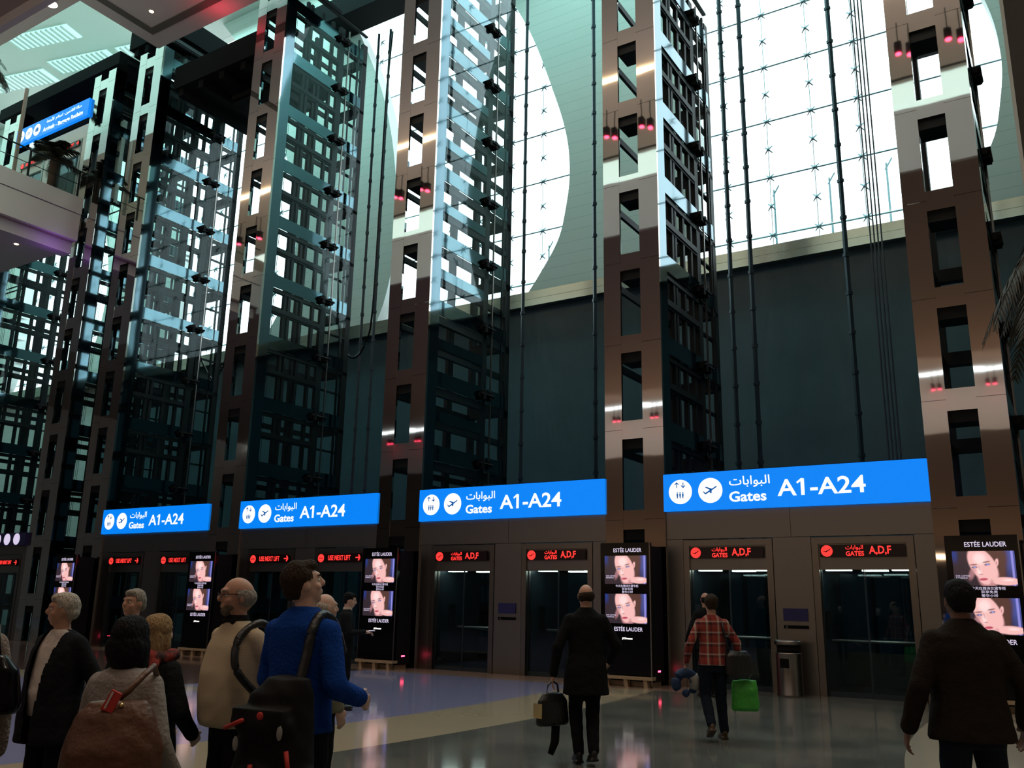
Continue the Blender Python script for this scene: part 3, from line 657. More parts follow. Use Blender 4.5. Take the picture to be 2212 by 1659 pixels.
def make_kiosk():
    t = thing('advertising_pillar', '', 'advertising pillar', (0, -0.75, 0), 0, 'black advertising pillars with a portrait screen')
    MB().box(0, 1.10, 0, 0.10, 0.22, 2.79).build('screen_panel', 'black', t, bevel=0.008)
    MB().box(0.12, 1.10, 0.10, 0.62, 0.10, 2.72).build('cabinet', 'blackm', t, bevel=0.01)
    MB().box(1.085, 1.105, -0.008, 0.012, 0.05, 2.79).build('edge_trim', 'frame_steel', t)
    for z0, z1 in ((1.97, 2.53), (1.20, 1.775)): link('picture', picture_mesh(0.10, 1.02, z0, z1, -0.002), pic, t)
    link('lettering', text_mesh(LOGO, 0.30, 0.92, 2.60, 2.70, 0, 0.002, bold=0.01), 'screentext', t)
    link('lettering', text_mesh(LOGO, 0.30, 0.92, 1.05, 1.15, 0, 0.002, bold=0.01), 'screentext', t)
    for s_, a, c, z0, z1 in (('\u4eca\u5929\u5728\u96c5\u8bd7\u5170\u9edb\u4e13\u67dc', 0.34, 0.84, 1.905, 1.955), ('\u83b7\u4eab\u514d\u8d39', 0.48, 0.72, 1.85, 1.895), ('\u5962\u534e\u5c0f\u6837', 0.48, 0.72, 1.79, 1.838)):
        link('chinese_lettering', text_mesh(s_, a, c, z0, z1, 0, 0.002), 'screentext', t)
    for z in (2.08, 1.31):
        link('small_lettering', text_mesh('FOR CAPTIVE\nRADIANCE', 0.13, 0.34, z, z + 0.06, -0.003, 0.002), 'screentext', t)
    link('glowing_lettering', text_mesh('JCDecaux', 0.47, 0.70, 0.885, 0.93, 0, 0.002, bold=0.03), 'glowtext', t)
    ft = MB(); ft.box(-0.02, 1.12, -0.05, 0.14, 0.14, 0.20)
    for x in (0.10, 0.52, 0.94): ft.prism([(x, 0), (x + 0.08, 0), (x + 0.06, 0.14), (x - 0.02, 0.14)], -0.03, 0.10)
    ft.box(0.15, 1.05, 0.15, 0.55, 0, 0.10)
    ft.build('foot', 'beige', t)
    MB().box(1.1, 1.106, 0.30, 0.42, 0.28, 0.31).build('status_light', 'redlamp', t)
    return t
K = make_kiosk()
klabs = {'c3': 'advertising pillar just right of the man in the long dark coat', 'c2': 'advertising pillar left of the two middle lift doors, its face unobstructed', 'c1': 'advertising pillar behind the left shoulder of the bearded man', 'c0': 'small advertising pillar behind the white-haired man', 'c4': 'advertising pillar at the right edge behind the man in the black jacket'}
for i, (k, lab) in enumerate(klabs.items()):
    o = K if i == 0 else copy_tree(K)
    o.location = (COLS[k] + 0.24, -0.75, 0); o['label'] = lab

# ------------------------------------------------------------------ ceiling lamps and spotlights
def downlight(x, y, z, label, grp, mt='lamp', r=0.07, power=0):
    t = thing('downlight', label, 'lamp', (x, y, z), 0, grp)
    MB().lathe([(r + 0.03, -0.012), (r + 0.03, 0.0)], n=20).build('ring', 'fascia', t)
    MB().lathe([(r, -0.02), (r, -0.012)], n=20).build('lens', mt, t)
    if power:
        l = bpy.data.lights.new('downlight_beam', 'SPOT'); l.energy = power; l.color = (1.0, 0.80, 0.62); l.spot_size = 1.9; l.spot_blend = 0.8; l.shadow_soft_size = 0.1
        o = bpy.data.objects.new('downlight_beam', l); COL.objects.link(o); o.parent = t; o.location = (0, 0, -0.06)
downlight(-27.45, -3.84, 21.03, 'bright downlight at the top left corner of the ceiling', None, 'lampw', 0.2)
downlight(-24.83, -1.82, 21.03, 'small warm downlight inside the ceiling tray', None)
downlight(-31.8, -1.52, 14.05, 'small warm downlight under the white balcony', None)
for i in range(7):
    for j in range(2):
        downlight(-26 + i * 5.2, -10.5 - j * 6.2, 14.35, 'warm downlight in the brown soffit behind the viewer, seen only as a reflection', 'downlights in the rear soffit', power=330)
for x in (-25.0, -21, -17.5, -13, -8.5, -4, 0.5, 5):  # the leftmost one is added to brighten the balcony fascia
    downlight(x, -5.2, 21.03, 'warm downlight in the top ceiling, seen only mirrored in the floor and columns', 'downlights in the top ceiling', 'lamp', 0.09, power=380)
tag(MB().box(-44, 12, -9.86, -9.78, 20.93, 21.02).build('cove_light', 'lamp', None), 'warm light line in the ceiling behind the viewer, mirrored gold in the columns', 'lamp')
def spot(x, y, z, label):
    t = thing('spotlight', label, 'spotlight', (x, y, z), 0, 'red stage spotlights mirrored in the columns')
    MB().box(-0.10, 0.10, -0.12, 0.12, 0.16, 0.5).build('housing', 'blackm', t, bevel=0.02)
    MB().box(-0.015, 0.015, -0.015, 0.015, 0.5, 1.2).build('hanger', 'dark', t)
    MB().lathe([(0.085, 0.13), (0.085, 0.16)], n=16).build('lens', 'redlamp', t)
for k in ('c1', 'c2', 'c3', 'c4'):
    for dx in (0.22, 1.12):
        for d in (0, 0.32):
            spot(1.5 * (COLS[k] + dx) + d, -8.4, 17.6 - d * 0.4, 'red spotlight hung in front of the rear gallery, mirrored in the columns')
            spot(2.95 * (COLS[k] + dx) + d, -34.2, 13.0, 'red spotlight on the rear wall, mirrored low in the columns') if 2.95 * (COLS[k] + dx) > -58 else None
# glass rail of the rear gallery (mirrored in the columns)
t = thing('gallery_railing', 'glass railing of the gallery behind the viewer, mirrored in the columns', 'railing', (0, -8.78, 16.05))
MB().tube([(-30, 0, 1.08), (13, 0, 1.08)], 0.04, 6).build('handrail', 'dark', t)
MB().box(-30, 13, -0.01, 0.01, 0, 1.0).build('glass_panel', 'sideglass', t)
# small red area lamp below the ceiling, purple one below the balcony edge
area('red_stage_light', (-22.6, -0.75, 20.2), (math.radians(180), 0, 0), 0.3, 0.3, 5, (1.0, 0.03, 0.08))
area('purple_stage_light', (-30.0, -0.9, 13.4), (math.radians(180), math.radians(-25), 0), 0.3, 0.3, 3, (0.45, 0.1, 1.0))
#PEOPLE#
# ------------------------------------------------------------------ people
def remeshed(name, mb, voxel, m, parent=None, smooth_it=4, cut=None, noise=0.0):
    me = mb.mesh(name + '_src'); o = bpy.data.objects.new(name + '_src', me)
    md = o.modifiers.new('r', 'REMESH'); md.mode = 'VOXEL'; md.voxel_size = voxel; md.use_smooth_shade = True
    sm = o.modifiers.new('s', 'SMOOTH'); sm.factor = 0.6; sm.iterations = smooth_it
    out = evaluated(o)
    bpy.data.objects.remove(o); bpy.data.meshes.remove(me); out.name = name
    if noise:
        n_ = len(out.vertices); co = [0.0] * (3 * n_); no = [0.0] * (3 * n_)
        out.vertices.foreach_get('co', co); out.vertices.foreach_get('normal', no)
        for i in range(0, 3 * n_, 3):
            x, y, z = co[i:i + 3]; d = math.sin(z * 31 + x * 9) * math.sin(x * 23 + y * 17 + 1) * math.sin(z * 13 + y * 29) * noise
            co[i] += no[i] * d; co[i + 1] += no[i + 1] * d; co[i + 2] += no[i + 2] * d
        out.vertices.foreach_set('co', co); out.update()
    if cut:
        bm = bmesh.new(); bm.from_mesh(out)
        bmesh.ops.delete(bm, geom=[f for f in bm.faces if cut(f.calc_center_median())], context='FACES'); bm.to_mesh(out); bm.free()
    return link(name, out, m, parent, True)
def limb(mb, pts, rs, n=12):
    for (p, q), (a, c) in zip(zip(pts, pts[1:]), zip(rs, rs[1:])): mb.tube([p, q], [a, c], n)
    for p, r in zip(pts, rs): mb.ell(p, (r, r, r), 12, 8)
    return mb
def sections(mb, secs, n=24):    # secs: (z, rx, ry, cx, cy)
    vs = []; fs = []
    for z, rx, ry, cx, cy in secs:
        vs += [(cx + rx * math.copysign(abs(math.cos(t)) ** 0.85, math.cos(t)), cy + ry * math.copysign(abs(math.sin(t)) ** 0.85, math.sin(t)), z) for t in [2 * PI * k / n for k in range(n)]]
    for i in range(len(secs) - 1):
        for k in range(n):
            a = i * n + k; b_ = i * n + (k + 1) % n; fs.append((a, b_, b_ + n, a + n))
    fs.append(tuple(range(n - 1, -1, -1))); fs.append(tuple((len(secs) - 1) * n + k for k in range(n)))
    return mb.add(vs, fs)
def V(*a): return Vector(a)
def figure(label, loc, heading, h, skin='skin', hair=None, bald=False, pose=None, bulk=1.0, top=None, trousers='trouser_black', shoes='shoe_black', head_turn=0, head_tilt=0, glasses=False, beard=None, stoop=0.0):
    """one person; local axes: x to the right hand, y forward, z up; sizes for 1.75 m then scaled"""
    ang = math.atan2(heading[1], heading[0]) - PI / 2
    t = thing('person', label, 'person', (loc[0], loc[1], 0), ang); s = h / 1.75
    P_ = dict(eL=V(-0.235, -0.03, 1.13), wL=V(-0.25, 0.05, 0.87), eR=V(0.235, -0.03, 1.13), wR=V(0.25, 0.05, 0.87),
              kL=V(-0.10, 0.02, 0.49), aL=V(-0.11, -0.02, 0.09), kR=V(0.10, 0.02, 0.49), aR=V(0.11, -0.02, 0.09))
    if pose: P_.update({k: V(*v) for k, v in pose.items()})
    b_ = bulk * 0.95; sw = 0.168 * (0.6 + 0.4 * b_)
    shL, shR = V(-sw, -0.01, 1.392), V(sw, -0.01, 1.392); hipL, hipR = V(-0.09, 0, 0.92), V(0.09, 0, 0.92)
    SC = Matrix.Scale(s, 4)
    st = lambda z: stoop * max(0, z - 1.0)    # forward lean of the upper body
    def lean(mb): mb.v = [(x, y + st(z) * 1.0, z) for x, y, z in mb.v]; return mb
    Hc = V(0, 0.0, 1.53); HR = Matrix.Translation(Hc) @ Matrix.Rotation(head_turn, 4, 'Z') @ Matrix.Rotation(head_tilt, 4, 'X') @ Matrix.Translation(-Hc)
    body = MB()
    sections(body, [(0.84, 0.15 * b_, 0.10 * b_, 0, 0), (0.92, 0.165 * b_, 0.115 * b_, 0, 0), (1.06, 0.14 * b_, 0.10 * b_, 0, 0), (1.22, 0.155 * b_, 0.11 * b_, 0, 0), (1.36, 0.165 * b_, 0.10, 0, -0.01), (1.44, 0.13, 0.075, 0, -0.015), (1.49, 0.06, 0.055, 0, -0.01)])
    limb(body, [V(0, -0.012, 1.44), V(0, 0.0, 1.56)], [0.06, 0.056])
    for sh, e, w, sd in ((shL, P_['eL'], P_['wL'], -1), (shR, P_['eR'], P_['wR'], 1)):
        limb(body, [sh * 1.0, e, w], [0.052, 0.040, 0.027])
        d = (w - e).normalized(); side = V(0, 1, 0) - d * d.y; side = side.normalized() if side.length > 0.05 else V(1, 0, 0)
        nrm = d.cross(side).normalized() * (-sd)      # towards the thigh
        c = w + d * 0.05
        RM = Matrix((side, nrm, d)).transposed()
        body.ell(c, (0.041, 0.017, 0.052), 14, 10, RM)
        for k, ln in enumerate((0.066, 0.078, 0.083, 0.074)):
            b0 = w + d * 0.088 + side * (0.032 - k * 0.0215); inn = nrm if nrm.x * sd < 0 else -nrm
            b1 = b0 + d * ln * 0.5 + inn * 0.008; b2 = b1 + d * ln * 0.32 + inn * 0.020; b3 = b2 + d * ln * 0.16 + inn * 0.022
            limb(body, [b0 - d * 0.02, b1, b2, b3], [0.0088, 0.0084, 0.0078, 0.0070], 8)
        tb = w + d * 0.028 + side * 0.030; inn = nrm if nrm.x * sd < 0 else -nrm
        limb(body, [tb, tb + side * 0.022 + d * 0.026 + inn * 0.008, tb + side * 0.026 + d * 0.055 + inn * 0.016], [0.012, 0.0105, 0.009], 8)
    for hp, k, a in ((hipL, P_['kL'], P_['aL']), (hipR, P_['kR'], P_['aR'])):
        limb(body, [hp, k, a], [0.078, 0.052, 0.036])
    # head
    hd = MB()
    hd.ell((0, -0.012, 1.645), (0.077, 0.097, 0.105), 20, 14); hd.ell((0, 0.028, 1.60), (0.062, 0.064, 0.085), 18, 12)
    hd.ell((0, 0.052, 1.548), (0.036, 0.034, 0.026), 12, 8); hd.ell((0, 0.072, 1.672), (0.052, 0.022, 0.015), 12, 8)
    hd.tube([(0, 0.088, 1.658), (0, 0.108, 1.618)], [0.009, 0.017], 8); hd.ell((0, 0.104, 1.616), (0.018, 0.014, 0.011), 10, 8)
    hd.ell((0, 0.088, 1.583), (0.026, 0.012, 0.006), 12, 6); hd.ell((0, 0.087, 1.573), (0.023, 0.012, 0.006), 12, 6)
    for sx in (-1, 1):
        hd.ell((sx * 0.078, -0.008, 1.628), (0.010, 0.020, 0.032), 10, 8); hd.ell((sx * 0.040, 0.060, 1.610), (0.026, 0.022, 0.022), 10, 8)
    hd.xf(HR); body.join(hd); lean(body); body.xf(SC)
    dcam = math.hypot(loc[0], loc[1] + 17.49); ob = remeshed('body', body, 0.0072 if dcam < 6.5 else 0.0095, skin, t, 2)
    for sx in (-1, 1):
        e = MB().ell((sx * 0.030, 0.071, 1.643), (0.0135, 0.0135, 0.010), 12, 8); lean(e.xf(HR)).xf(SC); eo = e.build('eye', 'eye_white', ob, True)
        i_ = MB().ell((sx * 0.030, 0.0815, 1.643), (0.0055, 0.004, 0.0055), 10, 6); lean(i_.xf(HR)).xf(SC); i_.build('iris', 'eye_dark', eo, True)
        q = MB().tube([(sx * 0.014, 0.089, 1.664), (sx * 0.032, 0.086, 1.670), (sx * 0.048, 0.073, 1.665)], [0.004, 0.005, 0.003], 6); lean(q.xf(HR)).xf(SC); q.build('eyebrow', hair or 'hair_grey', ob, True)
    hstyle, hm = (hair and top.get('hair', 'short')), hair
    if hstyle:
        H = MB()
        if hstyle == 'short':
            H.ell((0, -0.022, 1.668), (0.088, 0.100, 0.098), 20, 14); H.ell((0, -0.055, 1.62), (0.074, 0.060, 0.07), 16, 10); H.ell((0, 0.03, 1.722), (0.062, 0.055, 0.036), 14, 8)
            cut_ = lambda c: (c.y > 0.055 * s + (c.z - 1.66 * s) * 0.6 and c.z < 1.735 * s and abs(c.x) < 0.08 * s)
        elif hstyle == 'side':      # hair only round the sides and the back
            H.ell((0, -0.024, 1.635), (0.087, 0.095, 0.075), 20, 14)
        elif hstyle == 'bob':
            H.ell((0, -0.018, 1.665), (0.100, 0.112, 0.104), 20, 14); H.ell((0, -0.05, 1.58), (0.115, 0.085, 0.12), 18, 12); H.ell((-0.075, 0.0, 1.57), (0.036, 0.06, 0.11), 12, 10); H.ell((0.075, 0.0, 1.57), (0.036, 0.06, 0.11), 12, 10)
        elif hstyle == 'long':
            H.ell((0, -0.018, 1.665), (0.097, 0.110, 0.102), 20, 14); H.ell((0, -0.06, 1.55), (0.105, 0.06, 0.16), 18, 12); H.ell((0.03, -0.075, 1.44), (0.075, 0.035, 0.13), 14, 10); H.ell((-0.07, 0.0, 1.55), (0.03, 0.05, 0.12), 12, 10); H.ell((0.07, 0.0, 1.55), (0.03, 0.05, 0.12), 12, 10)
        if hstyle == 'short': pass
        lean(H.xf(HR)).xf(SC)
        inv = (HR.inverted())
        def ctest(c):
            p = c / s; p = V(p.x, p.y - st(p.z), p.z); q = inv @ p
            if hstyle == 'side': return q.z > 1.685 or q.y > 0.012 + (q.z - 1.62) * 0.2 or q.z < 1.57
            if hstyle == 'short': return (q.y > 0.035 and q.z < 1.700 + 0.1 * max(0, 0.06 - q.y)) or q.z < 1.565 or (abs(q.x) > 0.06 and q.y > -0.005 and q.z < 1.655)
            return q.y > 0.045 and q.z < 1.700 and abs(q.x) < 0.085
        remeshed('hair', H, 0.009 * s, hm, ob, 2, ctest, noise=0.006 * s)
    if beard:
        B = MB(); B.ell((0, 0.062, 1.553), (0.046, 0.036, 0.034), 14, 10); B.ell((0, 0.045, 1.575), (0.062, 0.045, 0.032), 14, 10); lean(B.xf(HR)).xf(SC)
        remeshed('beard', B, 0.006, beard, ob, 1)
    if glasses:
        G = MB()
        for sx in (-1, 1):
            pts = [(sx * 0.032 + 0.021 * math.cos(a), 0.103, 1.643 + 0.014 * math.sin(a)) for a in [2 * PI * k / 16 for k in range(17)]]
            G.tube(pts, 0.0022, 5); G.tube([(sx * 0.053, 0.100, 1.648), (sx * 0.079, 0.04, 1.650), (sx * 0.081, -0.01, 1.648)], 0.0022, 5)
        G.tube([(-0.011, 0.105, 1.646), (0.011, 0.105, 1.646)], 0.0022, 5); lean(G.xf(HR)).xf(SC); G.build('glasses', 'black', ob)
    # clothes
    kind = top['kind']; hem = top.get('hem', 0.86); th = top.get('thick', 0.016); flare = top.get('flare', 0.0)
    C_ = MB(); w0 = 0.172 * b_ + th; d0 = 0.118 * b_ + th; belly = top.get('belly', 0.0)
    sec = [(hem, w0 + flare + 0.006, d0 + flare + 0.004, 0, belly * 0.4)]
    for z, a, c, cy in ((0.93, 0.172 * b_ + flare * 0.6 + belly * 0.1, 0.120 * b_ + flare * 0.5 + belly * 0.35, belly * 0.35), (1.06, 0.150 * b_ + 0.01 + belly * 0.25, 0.108 * b_ + 0.004 + belly * 0.5, belly * 0.45), (1.20, 0.163 * b_ + belly * 0.15, 0.114 * b_ + belly * 0.4, belly * 0.36), (1.35, 0.176 * b_, 0.108 * b_ + belly * 0.1, -0.006 + belly * 0.08), (1.42, 0.160 * b_, 0.088, -0.015), (1.465, 0.105, 0.068, -0.012)):
        if z > hem + 0.02: sec.append((z, a + th, c + th, 0, cy))
    sec.append((1.50 + top.get('collar', 0.0), 0.066, 0.064, 0, -0.006))
    sections(C_, sec)
    cuff = top.get('cuff', 1.0)
    for sh, e, w in ((shL, P_['eL'], P_['wL']), (shR, P_['eR'], P_['wR'])):
        wv = e + (w - e) * cuff; limb(C_, [sh, e, wv], [0.056 * b_**0.5 + th * 0.5, 0.044 + th * 0.6, 0.032 + th * 0.6])
    lean(C_).xf(SC)
    cutf = None
    if kind == 'open':
        wv_ = top.get('open', 0.05)
        cutf = lambda c: (c.y > 0.03 * s and abs(c.x / s - top.get('shift', 0)) < wv_ * (0.35 + 0.65 * min(1, max(0, (c.z / s - 0.9) / 0.5))) + 0.01)
    jk = remeshed(top['name'], C_, 0.012, top['mat'], t, 5, cutf, noise=top.get('wrinkle', 0.004))
    if kind == 'open':
        Sh = MB(); sections(Sh, [(0.90, 0.165 * b_, 0.112 * b_ + 0.004, 0, belly * 0.5), (1.06, 0.148 * b_, 0.108 * b_ + 0.006 + belly * 0.6, 0, belly * 0.5), (1.22, 0.160 * b_, 0.120 * b_ + belly * 0.2, 0, belly * 0.2), (1.36, 0.168 * b_, 0.108 * b_, 0, -0.004), (1.44, 0.14, 0.085, 0, -0.012), (1.50, 0.066, 0.066, 0, -0.006)])
        lean(Sh).xf(SC); remeshed('shirt', Sh, 0.012, top.get('shirt', 'shirt'), t, 3)
    if top.get('shirt_collar'):
        Q = MB(); Q.lathe([(0.066, 1.475), (0.072, 1.49), (0.066, 1.53), (0.060, 1.53)], 0, -0.004, 20); Q.prism([(-0.065, 1.505), (-0.012, 1.495), (-0.045, 1.455)], 0.052, 0.066); Q.prism([(0.012, 1.495), (0.065, 1.505), (0.045, 1.455)], 0.052, 0.066)
        lean(Q).xf(SC); remeshed('collar', Q, 0.006, top['shirt_collar'], t, 1)
    T = MB(); sections(T, [(0.80, 0.10 * b_ + 0.075, 0.115 * b_, 0, 0), (0.90, 0.172 * b_ + 0.006, 0.118 * b_ + 0.006, 0, 0), (1.0, 0.155 * b_ + 0.004, 0.110 * b_ + 0.004, 0, 0)])
    for hp, k, a in ((hipL, P_['kL'], P_['aL']), (hipR, P_['kR'], P_['aR'])):
        limb(T, [hp + V(0, 0, -0.02), k, a + V(0, 0, 0.015)], [0.096 * b_**0.5, 0.072, 0.058])
    T.xf(SC); remeshed('trousers', T, 0.012, trousers, t, 4, noise=0.004)
    for a, tip in ((P_['aL'], P_.get('tL')), (P_['aR'], P_.get('tR'))):
        B = MB(); lift = max(0, a.z - 0.09)
        B.ell((a.x, a.y + 0.06, a.z - 0.045), (0.046, 0.125, 0.040), 16, 10); B.ell((a.x, a.y - 0.01, a.z - 0.02), (0.040, 0.055, 0.065), 14, 8)
        B.box(a.x - 0.043, a.x + 0.043, a.y - 0.055, a.y + 0.165, a.z - 0.088, a.z - 0.062)
        if lift > 0.02: B.xf(Matrix.Translation(a) @ Matrix.Rotation(-min(0.9, lift * 5), 4, 'X') @ Matrix.Translation(-a))
        B.xf(SC); remeshed('shoe', B, 0.008, shoes, t, 2)
    return t

M['skin'] = mat('skin', (0.55, 0.30, 0.21), 0.5); M['skin_dark'] = mat('skin_dark', (0.20, 0.10, 0.07), 0.5); M['skin_pale'] = mat('skin_pale', (0.66, 0.42, 0.33), 0.5)
M['eye_white'] = mat('eye_white', (0.7, 0.68, 0.65), 0.3); M['eye_dark'] = mat('eye_dark', (0.02, 0.015, 0.01), 0.2)
def fur(n, c, r=0.7): M[n] = mat(n, c, r, spec=0.12, noise=(60, tuple(x * 0.6 for x in c), 0.25), bump=(90, 0.6, (1, 1, 0.3)))
fur('hair_grey', (0.42, 0.38, 0.33)); fur('hair_white', (0.66, 0.60, 0.52)); fur('hair_black', (0.012, 0.012, 0.014)); fur('hair_brown', (0.05, 0.032, 0.022)); fur('hair_blond', (0.42, 0.28, 0.14)); fur('beard_grey', (0.22, 0.17, 0.13))
def cloth(n, c, r=0.9, sc=30, st_=0.25): M[n] = mat(n, c, r, noise=(6, tuple(x * 0.8 for x in c), 0.3), bump=(sc, st_), spec=0.08)
cloth('trouser_black', (0.012, 0.012, 0.014)); cloth('suit_black', (0.014, 0.016, 0.019)); cloth('coat_black', (0.012, 0.013, 0.014)); cloth('jacket_brown', (0.022, 0.017, 0.014)); cloth('blue_fleece', (0.008, 0.055, 0.30), sc=60)
cloth('grey_knit', (0.36, 0.33, 0.31), sc=60, st_=0.25); cloth('jeans', (0.012, 0.018, 0.03)); cloth('khaki_vest', (0.30, 0.30, 0.22)); cloth('black_knit', (0.015, 0.017, 0.02)); cloth('dark_blouse', (0.02, 0.018, 0.02)); cloth('mid_grey', (0.30, 0.24, 0.21), sc=60, st_=0.5)
M['shoe_black'] = mat('shoe_black', (0.01, 0.01, 0.01), 0.4); M['shoe_brown'] = mat('shoe_brown', (0.06, 0.035, 0.015), 0.5)
M['shirt'] = mat('shirt_white', (0.62, 0.55, 0.50), 0.9, bump=(12, 0.4)); M['leather'] = mat('brown_leather', (0.13, 0.052, 0.024), 0.45, noise=(5, (0.09, 0.036, 0.018), 0.3), bump=(25, 0.2)); M['black_leather'] = mat('black_leather', (0.012, 0.012, 0.013), 0.35, bump=(25, 0.2))
M['red'] = mat('red_fabric', (0.55, 0.035, 0.03), 0.7); M['green_bag'] = mat('green_bag', (0.06, 0.42, 0.05), 0.5, bump=(8, 0.6)); M['navy'] = mat('navy_fabric', (0.012, 0.035, 0.10), 0.8); M['greyfab'] = mat('grey_fabric', (0.30, 0.30, 0.28), 0.8)
M['lime'] = mat('lime_fabric', (0.30, 0.42, 0.05), 0.8); M['gold'] = mat('brass_fitting', (0.8, 0.6, 0.25), 0.25, 1.0)
def ribbed(name, base, scale, axis='Z', strength=0.5):
    m = mat(name, base, 0.95, spec=0.1); nt = m.node_tree; b = nt.nodes['Principled BSDF']; tc = nt.nodes['Texture Coordinate']
    wv = nt.nodes.new('ShaderNodeTexWave'); wv.bands_direction = axis; wv.inputs['Scale'].default_value = scale; wv.inputs['Distortion'].default_value = 0.6
    nt.links.new(tc.outputs['Object'], wv.inputs['Vector']); bp = nt.nodes.new('ShaderNodeBump'); bp.inputs['Strength'].default_value = strength; bp.inputs['Distance'].default_value = 0.01
    nt.links.new(wv.outputs['Fac'], bp.inputs['Height']); nt.links.new(bp.outputs[0], b.inputs['Normal']); return m
M['cream_knit'] = ribbed('cream_knit', (0.56, 0.46, 0.32), 75, 'Z', 0.35)
def plaid():
    m = mat('plaid_cotton', (0.3, 0.05, 0.04), 0.9, spec=0.1); nt = m.node_tree; b = nt.nodes['Principled BSDF']; tc = nt.nodes['Texture Coordinate']
    sp = nt.nodes.new('ShaderNodeSeparateXYZ'); nt.links.new(tc.outputs['Object'], sp.inputs[0])
    def stripes(out, per, ramp):
        mu = nt.nodes.new('ShaderNodeMath'); mu.operation = 'MULTIPLY'; mu.inputs[1].default_value = 1 / per; nt.links.new(sp.outputs[out], mu.inputs[0])
        fr = nt.nodes.new('ShaderNodeMath'); fr.operation = 'FRACT'; nt.links.new(mu.outputs[0], fr.inputs[0])
        r = nt.nodes.new('ShaderNodeValToRGB'); r.color_ramp.interpolation = 'CONSTANT'; e = r.color_ramp.elements
        while len(e) < len(ramp): e.new(0.5)
        for el, (p, c) in zip(e, ramp): el.position = p; el.color = (*c, 1)
        nt.links.new(fr.outputs[0], r.inputs[0]); return r.outputs[0]
    a = stripes('X', 0.14, [(0, (0.30, 0.05, 0.04)), (0.3, (0.50, 0.44, 0.36)), (0.48, (0.20, 0.035, 0.035)), (0.66, (0.03, 0.02, 0.03)), (0.8, (0.30, 0.06, 0.045))])
    c = stripes('Z', 0.13, [(0, (0.34, 0.06, 0.05)), (0.35, (0.06, 0.03, 0.04)), (0.58, (0.48, 0.40, 0.34)), (0.72, (0.28, 0.05, 0.045))])
    mx = nt.nodes.new('ShaderNodeMixRGB'); mx.inputs[0].default_value = 0.5; nt.links.new(a, mx.inputs[1]); nt.links.new(c, mx.inputs[2]); nt.links.new(mx.outputs[0], b.inputs['Base Color']); return m
M['plaid'] = plaid()

LV, AV = Vector((-0.845, -0.535)), Vector((-0.535, 0.845))
def hdg(l, a): v = LV * l + AV * a; return (v.x, v.y)

# man in the long dark coat, striding away, briefcase in his left hand
coat = figure('person in a long dark coat walking away with a black briefcase in the left hand', (-4.455, -8.928), hdg(0.12, 1), 1.77, bald=True, hair='hair_brown',
       top=dict(kind='closed', name='coat', mat='coat_black', hem=0.66, flare=0.035, thick=0.022, hair='side', collar=0.02), bulk=1.06,
       pose=dict(wL=(-0.33, 0.03, 0.86), eL=(-0.30, -0.06, 1.13), wR=(0.30, 0.20, 0.98), eR=(0.32, -0.02, 1.14), kL=(-0.09, 0.10, 0.50), aL=(-0.07, 0.02, 0.10), kR=(0.08, 0.06, 0.49), aR=(0.05, -0.12, 0.13)))
# man in the plaid shirt
pl = figure('person in a red plaid shirt walking away with bags in both hands', (-3.99, -6.42), hdg(0.05, 1), 1.71, hair='hair_brown',
       top=dict(kind='closed', name='plaid_shirt', mat='plaid', hem=0.88, flare=0.01, thick=0.012, hair='short'), bulk=0.98, shoes='shoe_brown',
       pose=dict(wL=(-0.33, 0.06, 0.90), eL=(-0.30, -0.05, 1.14), wR=(0.34, 0.04, 0.92), eR=(0.31, -0.05, 1.15), kL=(-0.10, 0.03, 0.50), aL=(-0.11, -0.24, 0.19), kR=(0.10, 0.05, 0.49), aR=(0.12, 0.02, 0.09)), trousers='jeans')
# man entering the lift
bk = figure('person in a dark suit walking away between the plaid shirt and the lift door', (-5.85, -1.55), hdg(0.1, 1), 1.80, hair='hair_black',
       top=dict(kind='closed', name='jacket', mat='suit_black', hem=0.78, flare=0.01, hair='side'), pose=dict(wL=(-0.32, 0.10, 0.92), eL=(-0.29, -0.06, 1.14)))
# dark-jacketed man at the right
rm = figure('person in a dark brown jacket seen from behind at the right edge of the photo', (-0.65, -11.34), hdg(-0.05, 1), 1.75, skin='skin_dark', hair='hair_black',
       top=dict(kind='closed', name='jacket', mat='jacket_brown', hem=0.84, flare=0.018, thick=0.034, hair='short', collar=0.03), trousers='jeans', bulk=1.14,
       pose=dict(wL=(-0.335, 0.06, 0.90), eL=(-0.30, -0.06, 1.14), wR=(0.345, 0.06, 0.93), eR=(0.31, -0.06, 1.15), kL=(-0.12, 0.02, 0.49), aL=(-0.15, -0.1, 0.09), kR=(0.12, 0.04, 0.49), aR=(0.14, 0.05, 0.09)))
# man in the blue fleece
bl = figure('person in a blue fleece seen from behind with a large black and red backpack', (-3.523, -13.941), hdg(-0.40, 0.92), 1.77, hair='hair_brown', skin='skin_pale', head_turn=-0.65, head_tilt=0.22,
       top=dict(kind='closed', name='fleece', mat='blue_fleece', hem=0.90, thick=0.03, hair='short', collar=0.02), bulk=0.92,
       pose=dict(eR=(0.245, -0.05, 1.13), wR=(0.24, 0.18, 1.06), eL=(-0.22, 0.02, 1.15), wL=(-0.15, 0.24, 1.10)))
